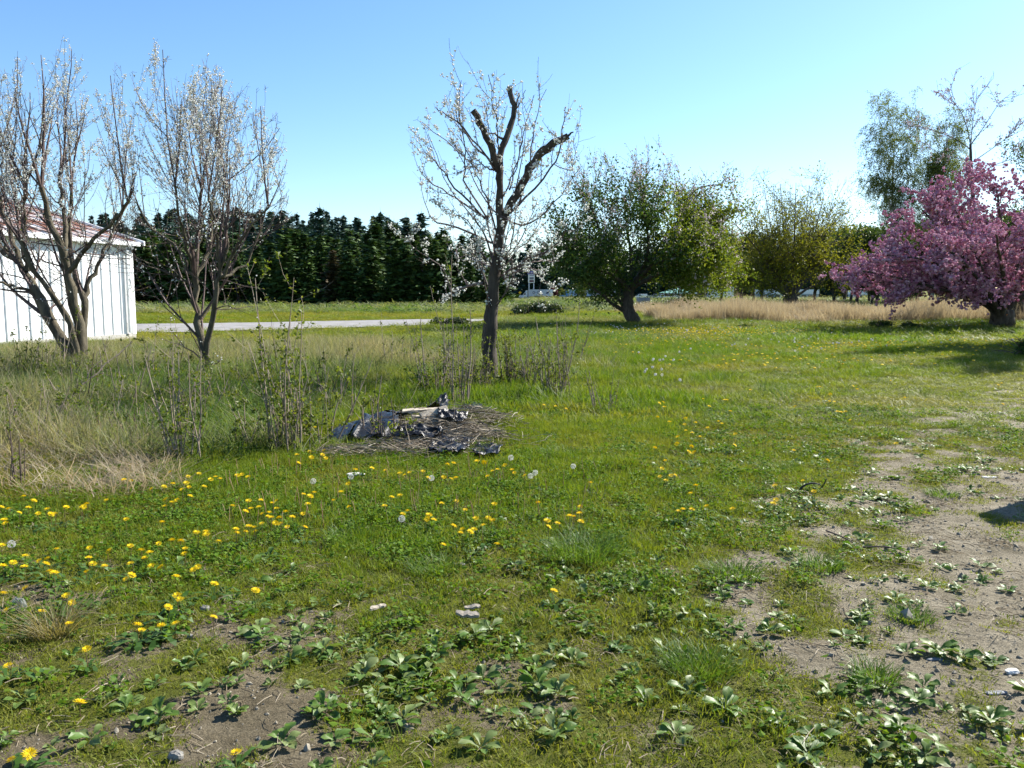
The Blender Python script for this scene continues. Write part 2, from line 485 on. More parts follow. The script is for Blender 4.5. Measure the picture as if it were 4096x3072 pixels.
def build_ground():
    d = np.concatenate([np.linspace(-30, 1.2, 14), 1.25 * np.exp(np.linspace(0, math.log(2400 / 1.25), 460))])
    u = np.linspace(-1.7, 1.7, 321)
    D = np.repeat(d[:, None], len(u), 1)
    X = u[None] * (np.maximum(D, 0) * 1.0 + 3.2) + np.where(D < 1.2, u[None] * (1.2 - D) * .6, 0)
    X = np.where(D > 300, X * 1.15, X)
    Z = height(X, D)
    v = np.stack([X, D, Z], -1).reshape(-1, 3)
    m = len(u); i = np.arange(len(d) - 1)[:, None] * m; j = np.arange(m - 1)[None]
    f = np.stack([i + j, i + j + 1, i + m + j + 1, i + m + j], -1).reshape(-1, 4)
    mb = MB().add(v, f)
    o = mb.build("ground", ground_mat(), smooth=True)
    cv = np.ones(len(v))
    near = (v[:, 1] < 60) & (v[:, 1] > .8)
    fl = field(v[near, 0], v[near, 1]); cv[near] = cover(v[near, 0], v[near, 1], fl)
    cv[v[:, 1] <= .8] = .45
    a = o.data.attributes.new("cover", 'FLOAT', 'POINT'); a.data.foreach_set("value", cv.astype(np.float32))
    pxs, _ = proj(v[:, 0], np.maximum(v[:, 1], .5))
    dampv = sstep(2900, 2000, pxs + 900 * (fbm(v[:, 0] / .9, v[:, 1] / .9, 87) - .5))
    a = o.data.attributes.new("damp", 'FLOAT', 'POINT'); a.data.foreach_set("value", dampv.astype(np.float32))
    tag(o, kind='structure')
build_ground()

def strip(name, xs, mid, half, mat, lift, n=5):
    v = []; f = []
    for x, y, h in zip(xs, mid, half):
        for k in range(n):
            yy = y + h * (2 * k / (n - 1) - 1)
            v.append((x, yy, float(height(x, yy)) + lift))
    for i in range(len(xs) - 1):
        for k in range(n - 1):
            a = i * n + k
            f.append((a, a + n, a + n + 1, a + 1))
    o = MB().add(v, f).build(name, mat, smooth=True)
    return tag(o, kind='structure')
M_gravel = surf("lane_gravel", (.16, .155, .15), (.27, .26, .25), scale=1.2, rough=.95, bump=.5, bscale=40)
M_asphalt = surf("asphalt", (.05, .05, .05), (.075, .075, .075), scale=.6, rough=.9, bump=.2, bscale=30)
xs = np.linspace(-22, -.5, 84)
strip("gravel_lane", xs, lane_mid(xs), 6.0 + .9 * (fbm(xs / 2.0, xs * 0 + 3, 4) - .5) - 4.9 * sstep(-6, -.5, xs), M_gravel, .035)
xs = np.linspace(-40, 260, 120)
strip("highway", xs, np.full(120, 352.0), np.full(120, 7.0), M_asphalt, .15)

# ------------------------------------------------------------------ grass
def grass_mat(name, green, dry, tcol=(1.25, 1.22, .42)):
    m, nt, p, out = newmat(name)
    L = nt.links.new
    v = nd(nt, "ShaderNodeAttribute", attribute_type='GEOMETRY', attribute_name="var")
    t = nd(nt, "ShaderNodeAttribute", attribute_type='INSTANCER', attribute_name="tint")
    g = ramp(nt, v.outputs["Fac"], [(i / (len(green) - 1), c) for i, c in enumerate(green)])
    d = ramp(nt, v.outputs["Fac"], [(i / (len(dry) - 1), c) for i, c in enumerate(dry)])
    mx = nd(nt, "ShaderNodeMixRGB"); L(t.outputs["Fac"], mx.inputs[0]); L(g, mx.inputs[1]); L(d, mx.inputs[2])
    L(mx.outputs[0], p.inputs["Base Color"]); p.inputs["Roughness"].default_value = .55; p.inputs["Specular IOR Level"].default_value = .18
    tr = nd(nt, "ShaderNodeBsdfTranslucent")
    mu = nd(nt, "ShaderNodeMixRGB", blend_type='MULTIPLY'); mu.inputs[0].default_value = 1; mu.inputs[2].default_value = c4(tcol)
    L(mx.outputs[0], mu.inputs[1]); L(mu.outputs[0], tr.inputs["Color"])
    ms = nd(nt, "ShaderNodeMixShader"); ms.inputs[0].default_value = .45
    L(p.outputs[0], ms.inputs[1]); L(tr.outputs[0], ms.inputs[2]); L(ms.outputs[0], out.inputs["Surface"])
    return m
M_grass = grass_mat("grass_blade", [(.055, .12, .010), (.092, .165, .014), (.135, .20, .02), (.18, .215, .035)], [(.17, .175, .014), (.22, .21, .03), (.27, .23, .07), (.15, .175, .014)])
M_tall = grass_mat("tall_grass_blade", [(.04, .095, .012), (.06, .135, .016), (.10, .17, .03), (.15, .19, .06)], [(.20, .17, .10), (.27, .23, .15), (.35, .31, .22), (.14, .15, .05)], (1.15, 1.15, .6))
M_straw = grass_mat("dry_stalk", [(.25, .2, .13), (.34, .28, .195), (.43, .375, .28)], [(.25, .2, .13), (.34, .28, .195), (.43, .375, .28)], (1.05, .98, .75))
r = np.random.default_rng(11)
P_short = [blades(r, 46, .085, .05, .0035, .7, .9, .6, 3, M_grass) for _ in range(6)]
P_moss = [blades(r, 70, .075, .016, .0035, 1.0, .6, .6, 2, M_grass) for _ in range(4)]
P_mid = [blades(r, 70, .17, .10, .007, .6, .9, .55, 3, M_grass) for _ in range(6)]
P_tall = [blades(r, 60, .22, .5, .008, .35, .8, .6, 4, M_tall) for _ in range(6)]
P_far = [blades(r, 60, .5, .3, .03, .5, .8, .6, 3, M_tall) for _ in range(5)]
P_drystand = [blades(r, 70, .4, .95, .014, .22, .35, .45, 3, M_straw) for _ in range(5)]

def spread(r, dens, y0, y1, slope=.66, margin=1.6):
    """points in the wedge of ground in front of the viewer and a little beyond its sides"""
    A = slope * (y1 ** 2 - y0 ** 2) + 2 * margin * (y1 - y0)
    n = int(A * dens)
    y = np.sqrt(y0 ** 2 + r.random(int(n * 1.0)) * (y1 ** 2 - y0 ** 2))
    x = (r.random(len(y)) * 2 - 1) * (slope * y + margin)
    return x, y
def place(name, x, y, sx, sz, protos, tint, label, cat, tilt=.15, sink=0.0):
    n = len(x)
    pos = np.stack([x, y, height(x, y) - sink], 1)
    rot = np.stack([r.normal(size=n) * tilt, r.normal(size=n) * tilt, r.random(n) * 6.283], 1)
    scl = np.stack([sx, sx, sz], 1)
    scatter(name, pos, rot, scl, r.integers(0, len(protos), n), np.clip(tint, 0, 1), protos, label, cat)
def on_lane(x, y):
    return (np.abs(y - lane_mid(x)) < 5.9 + .8 * (noise(x, y, 5) - .5)) & (x < -.5)
SHED_C = np.array([-12.3, 26.9]); SHED_U = np.array([-.233, -.973]); SHED_N = np.array([-.973, .233])
def in_shed(x, y, m=.1):
    a = (x - SHED_C[0]) * SHED_U[0] + (y - SHED_C[1]) * SHED_U[1]
    b = (x - SHED_C[0]) * SHED_N[0] + (y - SHED_C[1]) * SHED_N[1]
    return (a > -m) & (b > -m)
def heapness(x, y):
    return np.exp(-(((x + 1.05 - .3 * (y - 8.4)) / 1.15) ** 2 + ((y - 8.45) / .8) ** 2))

# near lawn, up to 9 m
x, y = spread(r, 215, 1.5, 9.5)
f = field(x, y); c = cover(x, y, f)
k = (r.random(len(x)) < np.clip((c - .42) * 3.2, 0, 1) * np.clip(.3 + f[:, 0], 0, 1)) & (heapness(x, y) < .55)
x, y, f, c = x[k], y[k], f[k], c[k]
lush = fbm(x / .8, y / .8, 41)
h = f[:, 2] / .05 * (.45 + 1.1 * lush) * np.clip(.3 + c, .4, 1.1)
place("short_grass", x, y, .8 + .5 * r.random(len(x)), np.clip(h, .35, 2.6), P_short, f[:, 3] * 1.1 + (.5 - lush) * 1.1 + .12 * r.normal(size=len(x)), "short green and olive grass growing over the near plot", "grass")
# mossy mats at the bare edges
x, y = spread(r, 230, 1.5, 8.5)
f = field(x, y); c = cover(x, y, f)
k = (r.random(len(x)) < np.clip((c - .12) * 2.6, 0, 1) * np.clip((.98 - c) * 3, .12, 1)) & (heapness(x, y) < .5)
x, y, f = x[k], y[k], f[k]
place("moss_mats", x, y, .8 + .7 * r.random(len(x)), .7 + .7 * r.random(len(x)), P_moss, .35 + .35 * r.random(len(x)), "low yellow-green moss mats at the edge of the bare soil", "moss")
# middle lawn 9 - 24 m
x, y = spread(r, 34, 8.8, 25)
f = field(x, y); c = cover(x, y, f)
k = (r.random(len(x)) < np.clip((c - .3) * 2.6, 0, 1)) & ~in_shed(x, y) & (heapness(x, y) < .5)
x, y, f = x[k], y[k], f[k]
lush = fbm(x / 1.6, y / 1.6, 43)
place("lawn_grass", x, y, 1 + .5 * r.random(len(x)), np.clip(np.minimum(f[:, 2], .2) / .09 * (.1 + 2.0 * lush * noise(x / .5, y / .5, 45) + .5 * lush), .35, 2.6), P_mid, f[:, 3] * .9 + .08 + (.5 - lush) * 1.5 + .5 * (noise(x / .7, y / .7, 46) - .5) + .1 * r.normal(size=len(x)), "green lawn grass stretching toward the orchard trees", "grass")
# lawn 24 - 60 m
x, y = spread(r, 8.5, 24, 62)
f = field(x, y)
k = ~in_shed(x, y) & ~on_lane(x, y)
x, y, f = x[k], y[k], f[k]
lush = fbm(x / 3, y / 3, 47)
place("field_grass", x, y, 2.2 + 1.2 * r.random(len(x)), np.clip(np.minimum(f[:, 2], .3) / .10 * (.1 + 1.9 * lush * noise(x / 1.1, y / 1.1, 48) + .5 * lush), .4, 2.8), P_mid, f[:, 3] * .9 + .1 + (.5 - lush) * 1.4 + .4 * (noise(x / 1.5, y / 1.5, 50) - .5), "grass of the field around the orchard trees", "grass")
# far field 60 - 150 m
x, y = spread(r, .9, 60, 150, .66, 4)
k = ~((x < 5) & (y > 110))
x, y = x[k], y[k]
lush = fbm(x / 9, y / 9, 49)
place("far_field_grass", x, y, 2.4 + 1.6 * r.random(len(x)), .35 + .45 * r.random(len(x)), P_far, .25 + (.55 - lush) * 1.4, "pale green grass of the far field before the conifers", "grass")
x, y = spread(r, .10, 150, 346, .66, 4)
k = (x > 6)
place("roadside_grass", x[k], y[k], 5 + 3 * r.random(k.sum()), .5 + .5 * r.random(k.sum()), P_far, .2 + .5 * r.random(k.sum()), "grass verge stretching to the highway", "grass")
# tall rough grass: left half and round the cut-back tree
x, y = spread(r, 17, 6.0, 46)
f = field(x, y)
k = (f[:, 2] > .15) & (r.random(len(x)) < np.clip((f[:, 2] - .1) * 5, 0, 1)) & ~in_shed(x, y) & ~on_lane(x, y) & (heapness(x, y) < .35)
x, y, f = x[k], y[k], f[k]
patch = fbm(x / 1.5, y / 1.5, 53)
place("rough_grass", x, y, 1 + .6 * r.random(len(x)), f[:, 2] / .5 * (.35 + 1.3 * patch + .25 * r.random(len(x))), P_tall, f[:, 3] * 1.05 - .14 + (patch - .5) * 2.0 + .22 * r.normal(size=len(x)), "tall rough grass, part green and part straw-coloured, round the plum trees", "grass")
# longer tufts standing out of the lawn
x, y = spread(r, 1.3, 9, 42)
f = field(x, y)
k = (f[:, 2] < .3) & (f[:, 0] > .85) & ~in_shed(x, y) & ~on_lane(x, y) & (heapness(x, y) < .3) & (fbm(x / 2.2, y / 2.2, 57) > .5)
place("lawn_tufts", x[k], y[k], .5 + .5 * r.random(k.sum()), .22 + .35 * r.random(k.sum()), P_tall, .05 + .5 * r.random(k.sum()) ** 2, "longer grass tufts standing out of the lawn", "grass", tilt=.3)
# straw-coloured standing grass beyond the lawn
A, B = G(2640, 1285), G(4300, 1290)
n = 4200
x = 8.0 + r.random(n) * 31; y = 43 + r.random(n) * 19 - np.abs(x - 6.5) * .10 + 2.0 * (noise(x / 3.0, x * 0, 8) - .5)
edge = fbm(x / 4, y / 4, 61)
k = (edge + .2 * sstep(8, 15, x) + .1 * sstep(42, 48, y) > .56)
x, y = x[k], y[k]
place("dry_standing_grass", x, y, 1 + .5 * r.random(len(x)), .12 + 1.75 * fbm(x / 2.2, y / 2.2, 63) * (.6 + .8 * noise(x / .8, y / .8, 64)), P_drystand, r.random(len(x)), "straw-coloured standing grass in a strip beyond the lawn", "grass", tilt=.12)
# low straw and dead thatch on the ground at the left edge
x, y = spread(r, 60, 5, 12)
px, py = proj(x, y)
k = (px < 520 + 250 * noise(x, y, 3)) & (py < 2000) & (py > 1500) & (r.random(len(x)) < .6)
P_thatch = [blades(r, 60, .14, .13, .005, 2.2, 1.6, .6, 3, M_straw) for _ in range(4)]
place("dead_thatch", x[k], y[k], 1 + .6 * r.random(k.sum()), .7 + .9 * r.random(k.sum()), P_thatch, r.random(k.sum()), "matted dead grass on the ground beside the leafy saplings", "dead grass", tilt=.3)
# clover and small broad leaves in the lush band
M_clover = foliage("small_weed_leaf", [(.055, .12, .008), (.085, .165, .01), (.13, .2, .02)], trans=.4, rough=.6, attr='GEOMETRY', spec=.12)
def weed_clump(r, n, rad, hmin, hmax, size):
    mb = MB()
    c_ = np.stack([rad * r.normal(size=n) * .6, rad * r.normal(size=n) * .6, hmin + (hmax - hmin) * r.random(n)], 1)
    leaves(mb, c_, size * (.6 + .8 * r.random(n)), r, aspect=.8, flat=.75)
    return mb.mesh("weed_clump", M_clover)
P_weed = [weed_clump(r, 46, .08, .012, .06, .02) for _ in range(5)]
x, y = spread(r, 130, 2.2, 10.5)
f = field(x, y); c = cover(x, y, f)
px, py = proj(x, y)
band = .22 * np.exp(-((py - 2020) / 330) ** 2) * sstep(3300, 1500, px) + .16 * sstep(2900, 2200, py) + .1
k = (r.random(len(x)) < band * np.clip((c - .35) * 2.5, 0, 1) * (.4 + 1.0 * noise(x / .4, y / .4, 71))) & (heapness(x, y) < .5)
place("small_broadleaf_weeds", x[k], y[k], .8 + .7 * r.random(k.sum()), .7 + .7 * r.random(k.sum()), P_weed, r.random(k.sum()), "clover and other small broadleaf weeds among the short grass", "weeds")
# pebbles and clods on the bare soil
M_pebble = surf("pebble", (.14, .122, .09), (.31, .28, .22), scale=9, rough=.9, bump=.3)
P_peb = []
for _ in range(5):
    mb = MB(); blobs(mb, np.zeros((1, 3)), .011, r, ICOV * np.array([1.2, .9, .6]), ICOF, .4)
    P_peb.append(mb.mesh("pebble", M_pebble))
x, y = spread(r, 520, 1.6, 7.0)
c = cover(x, y)
k = r.random(len(x)) < np.clip((.5 - c) * 2.2, .02, .8)
s = np.exp(r.normal(size=k.sum()) * .55) * .42
place("soil_crumbs", x[k], y[k], s, s, P_peb, r.random(k.sum()), "small stones and crumbs of soil on the bare ground", "stones", tilt=1)
# bits of dry litter
P_lit = []
for _ in range(4):
    mb = MB()
    for _q in range(6):
        a = r.random() * 6.28; p0 = np.array([*(r.normal(size=2) * .05), .006]); dd = np.array([math.cos(a), math.sin(a), .15 * r.normal()]) * (.03 + .05 * r.random())
        tube(mb, [p0, p0 + dd * .5 + [0, 0, .004], p0 + dd], .0013, 3, r.random(), cap=False)
    P_lit.append(mb.mesh("litter", M_straw))
x, y = spread(r, 42, 1.6, 9)
place("dry_litter", x, y, .7 + .8 * r.random(len(x)), .7 + .8 * r.random(len(x)), P_lit, r.random(len(x)), "bits of dry stalk lying over the ground", "litter", tilt=.1)
# ------------------------------------------------------------------ white metal shed with a rusty roof
M_white = surf("white_sheet_metal", (.70, .72, .72), (.80, .81, .81), scale=1.5, rough=.42, bump=.05, spec=.4, stretch=(1, 1, .2))
M_trim = surf("galvanised_trim", (.42, .45, .46), (.6, .62, .63), scale=3, rough=.5, bump=0, metallic=.3)
M_concrete = surf("concrete", (.3, .29, .27), (.42, .41, .38), scale=3, rough=.9)
def rust_mat():
    m, nt, p, out = newmat("rusty_roof_sheet")
    tc = nd(nt, "ShaderNodeTexCoord"); L = nt.links.new
    oi = nd(nt, "ShaderNodeObjectInfo")
    mp = nd(nt, "ShaderNodeMapping"); mp.inputs["Scale"].default_value = (1.0, .28, 1)
    L(tc.outputs["Object"], mp.inputs[0])
    ad = nd(nt, "ShaderNodeVectorMath", operation='ADD'); sc_ = nd(nt, "ShaderNodeVectorMath", operation='SCALE')
    cb = nd(nt, "ShaderNodeCombineXYZ"); L(oi.outputs["Random"], cb.inputs[0]); L(oi.outputs["Random"], cb.inputs[1])
    L(cb.outputs[0], sc_.inputs[0]); sc_.inputs["Scale"].default_value = 40
    L(mp.outputs[0], ad.inputs[0]); L(sc_.outputs[0], ad.inputs[1])
    n = nd(nt, "ShaderNodeTexNoise", Scale=1.6, Detail=7, Roughness=.65); L(ad.outputs[0], n.inputs["Vector"])
    n2 = nd(nt, "ShaderNodeTexNoise", Scale=9, Detail=5); L(ad.outputs[0], n2.inputs["Vector"])
    rust = ramp(nt, n2.outputs[0], [(.3, (.11, .04, .022)), (.6, (.21, .085, .045)), (.8, (.28, .14, .08))])
    met = ramp(nt, n2.outputs[0], [(.3, (.45, .45, .45)), (.7, (.62, .62, .62))])
    f = nd(nt, "ShaderNodeMapRange"); f.inputs["From Min"].default_value = .48; f.inputs["From Max"].default_value = .60
    L(n.outputs[0], f.inputs["Value"])
    mx = nd(nt, "ShaderNodeMixRGB"); L(f.outputs[0], mx.inputs[0]); L(rust, mx.inputs[1]); L(met, mx.inputs[2])
    L(mx.outputs[0], p.inputs["Base Color"]); p.inputs["Roughness"].default_value = .65
    return m
M_rust = rust_mat()
def build_shed():
    # local frame: x away from the wall into the shed, y along the wall towards the viewer, origin at the far corner
    ang = math.atan2(SHED_N[1], SHED_N[0])
    z0 = -.02
    root = empty("metal_shed", (SHED_C[0], SHED_C[1], z0))
    root.rotation_euler = (0, 0, ang)
    # local +x = SHED_N ; local +y = rot90(SHED_N) = (-.233,-.973) = SHED_U
    EH, WID, LEN, SL = 3.08, 11.0, 16.0, .30
    pitch = .405
    n = int(LEN / pitch)
    pr = []                                  # one wall panel: pan with a tall rib and two low ribs (profile in y, depth in -x)
    for yy, dp in ((0, 0), (.02, .035), (.05, .035), (.07, 0), (.16, 0), (.17, .008), (.19, .008), (.20, 0), (.28, 0), (.29, .008), (.31, .008), (.32, 0), (pitch, 0)):
        pr.append((yy, -dp))
    v = []
    for z in (.22, EH - .05):
        for yy, xx in pr: v.append((xx, yy, z))
    m = len(pr)
    me = MB().add(v, [[i, i + 1, m + i + 1, m + i] for i in range(m - 1)]).mesh("wall_panel", M_white)
    for i in range(n):
        obj("wall_panel", me, root, (0, i * pitch + .12, 0))
    obj_ = MB().add(*box(.06, WID - .06, .15, LEN, .22, EH - .1)).build("inner_wall", M_white, root)
    MB().add(*box(-.05, WID + .05, -.02, LEN, 0, .22)).build("footing", M_concrete, root)
    tr = MB(); tr.add(*box(-.06, .05, -.03, .13, .2, EH - .02)); tr.build("corner_trim", M_white, root)
    dp = MB(); dp.add(*box(-.14, -.062, .26, .36, .25, EH - .12)); dp.build("downpipe", M_trim, root)
    gu = MB(); gu.add(*box(-.27, -.09, -.15, LEN, EH - .06, EH + .06)); gu.build("gutter", M_white, root)
    # gable end (far side)
    gv, s_, c0, c1 = prism([(0.07, .25), (WID - .07, .25), (WID - .07, EH - .05), (WID / 2, EH - .05 + SL * WID / 2 - .1), (0.07, EH - .05)], -.01, .10)
    g = MB(); g.add(gv, s_); g.add(gv, c0); g.add(gv, c1); g.build("gable_wall", M_white, root)
    # roof sheets on both slopes
    rw = .62
    nr = int((LEN + .6) / rw)
    prof = [(0, 0), (.03, .035), (.07, .035), (.10, 0), (.31, 0), (.325, .014), (.355, .014), (.37, 0), (rw, 0)]
    run = WID / 2 + .28
    v = []
    for t in (0, 1):
        for yy, hh in prof: v.append((-.22 + run * t, yy, EH + .05 + SL * run * t + hh - .02))
    m = len(prof)
    me = MB().add(v, [[i, m + i, m + i + 1, i + 1] for i in range(m - 1)]).mesh("roof_sheet", M_rust)
    for i in range(nr):
        obj("roof_sheet", me, root, (0, -.35 + i * rw, 0))
    v2 = [(WID - q[0], q[1], q[2]) for q in v]
    me2 = MB().add(v2, [[i, i + 1, m + i + 1, m + i] for i in range(m - 1)]).mesh("roof_sheet", M_rust)
    for i in range(nr):
        obj("roof_sheet", me2, root, (0, -.35 + i * rw, 0))
    rk = MB()
    for sgn in (0, 1):
        q = [(-.24, EH - .03), (-.24, EH + .11), (WID / 2 + .02, EH + .11 + SL * (WID / 2 + .26)), (WID / 2 + .02, EH - .05 + SL * (WID / 2 + .26))]
        if sgn: q = [(WID - a, b) for a, b in q][::-1]
        pv, s_, c0, c1 = prism(q, -.42, -.36)
        rk.add(pv, s_); rk.add(pv, c0); rk.add(pv, c1)
    rk.build("rake_trim", M_white, root)
    tag(root, "white ribbed metal shed with a rust-streaked roof behind the plum trees", "shed")
build_shed()

# ------------------------------------------------------------------ bark, twigs, blossom
M_bark = surf("dark_bark", (.035, .028, .022), (.10, .085, .065), scale=9, rough=.9, bump=.8, bscale=30, stretch=(1, 1, .3))
M_bark_moss = surf("mossy_grey_bark", (.04, .034, .022), (.13, .112, .075), scale=6, rough=.9, bump=.8, bscale=30, stretch=(1, 1, .35))
M_twig = surf("reddish_twig", (.055, .036, .035), (.13, .09, .08), scale=5, rough=.7, bump=0)
M_deadwood = surf("dead_limb_bark", (.03, .025, .02), (.085, .07, .055), scale=8, rough=.95, bump=1.0, bscale=26, stretch=(1, 1, .25))
M_blossom = foliage("white_blossom", [(.62, .63, .55), (.74, .74, .70), (.80, .80, .78)], trans=.35, rough=.6, tcol=(1, 1, .95), spec=.1)
M_bud = foliage("spring_bud", [(.10, .14, .02), (.17, .2, .03), (.22, .22, .05)], trans=.4)

def blossom_mesh(mb, pts, r, s=.016):
    """each blossom: a small cup of petals round its point"""
    blobs(mb, pts, s * (.6 + .7 * r.random(len(pts))), r, jit=.5)
def clusters(r, polys, per_m, k, jit):
    c = along(r, polys, per_m)
    if len(c) == 0: return c
    n = r.poisson(k, len(c)) + 1
    return np.repeat(c, n, 0) + jit * r.normal(size=(n.sum(), 3))

# ---- the two white plum trees on the left
def plum(name, label, base_px, d, limbs, seed, tops, crown):
    r = np.random.default_rng(seed)
    base = W(*base_px, d); base[2] = float(height(base[0], base[1])) - .05
    root = empty(name, base)
    main = []
    for pl, rad, dep in limbs:
        q = pxline(pl, d, base, dep, 14)
        q[1:-1] += .018 * r.normal(size=(len(q) - 2, 3))
        main.append((q, np.linspace(rad[0], rad[1], len(q)) * (1 + .06 * r.normal(size=len(q)))))
    xl, xr = crown
    def clip(p):
        px, py = proj(p[0] + base[0], p[1] + base[1], p[2] + base[2])
        # envelope of the crown as seen from the plot: a broad fan with a ragged top
        t = (px - xl) / (xr - xl)
        top = np.interp(t, tops[0], tops[1]) if 0 <= t <= 1 else 900
        return py > top - 70 + 330 * noise(px / 26 + 3 * p[1], p[1] * 2.5, 91) ** 2 and (p[1]) ** 2 < 3.2
    up = [m for m in main if m[0][-1][2] > 1.2]
    l1 = offspring(r, up, lambda p: 4.2, (.35, 1.0), (12, 42), (1.0, 2.2), (.26, .44), .13, .07, 8, .005, clip)
    tips = []
    for q, rd in up:                                   # every limb ends in two or three strong whips
        for _ in range(3):
            s_ = shoot(r, q[-1], unit(q[-1] - q[-3]) + .35 * r.normal(size=3) + [0, 0, .25], 1.2 + 1.2 * r.random(), 9, .10, .06)
            k = 1
            while k < len(s_) and clip(s_[k]): k += 1
            if k >= 3: tips.append((s_[:k], np.linspace(rd[-1] * .8, .006, k)))
    l1 += tips
    l2 = offspring(r, l1, lambda p: 3.4, (.2, .95), (14, 48), (.6, 1.7), (.4, .6), .15, .07, 7, .004, clip)
    l3 = offspring(r, l2, lambda p: 1.6, (.2, .95), (18, 55), (.25, .9), (.5, .75), .14, .08, 5, .003, clip)
    low = offspring(r, main, lambda p: 5, (.25, .9), (40, 85), (.4, 1.3), (.18, .3), .05, .14, 6, .004, clip)
    low2 = offspring(r, low, lambda p: 3, (.3, 1), (30, 70), (.2, .6), (.5, .7), .06, .16, 5, .003, clip)
    spurs = offspring(r, l1 + l2 + l3, lambda p: 3, (.1, 1), (35, 80), (.03, .09), (.4, .6), .05, .2, 3, .003)
    t = MB(); tubes(t, main, 9, rough=.10, r_=r); t.build("trunk", M_bark_moss, root, smooth=True)
    b = MB(); tubes(b, l1, 5); tubes(b, l2, 4); tubes(b, l3, 3); tubes(b, low, 4); tubes(b, low2, 3); tubes(b, spurs, 3)
    b.build("branches", M_twig, root)
    bl = MB()
    q = np.concatenate([clusters(r, l3, 2.2, 1.2, .02), clusters(r, l2, 1.6, 1.2, .02), clusters(r, low + low2, 1.4, 1.4, .025), clusters(r, [(p[int(len(p) * .5):], rd) for p, rd in l1], 2.4, 1.2, .02)])
    heavy = [(p, rd) for p, rd in l2 + l3 if p[-1][2] > 3.6 and r.random() < .42]
    q = np.concatenate([q, clusters(r, heavy, 20, 1.6, .02)])
    blossom_mesh(bl, q, r, .0135)
    bl.build("blossoms", M_blossom, root)
    bd = MB(); c = along(r, low + low2 + l3, 2.0, .015); leaves(bd, c, .035, r); bd.build("buds", M_bud, root)
    tag(root, label, "tree", "white plum trees")
    return root
plum("plum_tree", "many-stemmed plum tree with sparse white blossom before the shed wall", (305, 1500), 15.3, [
    ([(300, 1510), (289, 1452), (231, 1341), (178, 1221), (135, 1149), (87, 1071), (29, 1009), (-60, 955)], (.125, .05), [0, 0, .1, .2, .3, .4, .5, .6]),
    ([(108, 1085), (98, 990), (96, 917), (94, 820), (100, 745)], (.062, .04), [.35, .3, .3, .2, .1]),
    ([(308, 1505), (309, 1452), (294, 1351), (270, 1269), (231, 1206), (183, 1148), (130, 1070), (80, 960)], (.075, .032), [-.1, -.1, -.15, -.2, -.3, -.4, -.5, -.6]),
    ([(318, 1510), (328, 1423), (309, 1279), (289, 1158), (270, 1086), (256, 1013), (217, 917), (188, 845), (165, 748)], (.115, .04), [.05, 0, 0, -.1, -.1, -.2, -.3, -.3, -.4]),
    ([(272, 1090), (313, 1037), (367, 970), (463, 878), (510, 810)], (.05, .022), [-.1, -.2, -.4, -.6, -.8]),
    ([(330, 1505), (338, 1414), (342, 1255), (333, 1182), (300, 1100), (280, 1000), (276, 880), (286, 770)], (.085, .03), [.1, .1, .2, .3, .5, .6, .7, .8]),
    ([(335, 1190), (367, 1105), (405, 1047), (440, 950), (490, 850)], (.045, .02), [.3, .5, .6, .8, 1.0]),
    ([(262, 1040), (262, 930), (250, 820), (238, 700)], (.05, .028), [-.2, 0, .3, .5]),
    ([(150, 1165), (60, 1150), (-20, 1120), (-90, 1060)], (.03, .015), [.3, .1, -.2, -.4]),
    ([(90, 1075), (40, 930), (0, 800), (-30, 700)], (.05, .025), [.4, .7, .9, 1.1]),
    ([(30, 1010), (-10, 900), (-40, 780)], (.035, .022), [.5, .2, .0]),
], 101, ([0, .12, .25, .38, .5, .62, .72, .85, .95, 1], [120, 130, 250, 210, 210, 90, 300, 230, 320, 700]), (-140, 555))
plum("plum_tree", "slender fork-trunked plum tree with sparse white blossom beside the shed", (825, 1520), 14.4, [
    ([(826, 1535), (825, 1516), (822, 1430), (802, 1364), (784, 1264), (782, 1165), (780, 1100)], (.07, .05), [0, 0, 0, .05, .1, .1, .1]),
    ([(818, 1432), (832, 1390), (849, 1264), (862, 1198), (869, 1110), (880, 1071)], (.055, .036), [0, 0, -.1, -.15, -.2, -.2]),
    ([(782, 1110), (786, 1017), (796, 945), (800, 854), (806, 760)], (.04, .022), [.1, .1, .2, .2, .2]),
    ([(780, 1100), (753, 1082), (735, 1017), (673, 963), (619, 919), (572, 865), (545, 800)], (.036, .014), [.1, .1, .2, .3, .4, .4, .4]),
    ([(780, 1105), (760, 1020), (738, 930), (712, 830), (700, 740)], (.036, .018), [.1, -.1, -.3, -.5, -.6]),
    ([(784, 1105), (820, 1030), (842, 960), (850, 860), (856, 760)], (.036, .02), [.1, .3, .5, .6, .7]),
    ([(880, 1075), (905, 1017), (907, 945), (909, 854), (905, 740)], (.032, .018), [-.2, -.2, -.1, 0, 0]),
    ([(875, 1090), (894, 1107), (934, 1002), (966, 955), (1021, 890), (1075, 830)], (.034, .014), [-.2, -.2, -.4, -.5, -.6, -.7]),
    ([(868, 1110), (930, 1090), (985, 1060), (1010, 985), (1045, 900), (1070, 820)], (.028, .012), [-.2, .1, .3, .4, .5, .6]),
    ([(880, 1075), (868, 960), (850, 870), (835, 770)], (.03, .016), [-.2, -.4, -.6, -.7]),
    ([(778, 1150), (730, 1110), (660, 1080), (590, 1050), (545, 1030)], (.02, .008), [.1, .0, -.2, -.3, -.4]),
], 102, ([0, .06, .15, .3, .5, .62, .8, .92, 1], [300, 190, 180, 330, 250, 245, 400, 420, 700]), (520, 1160))

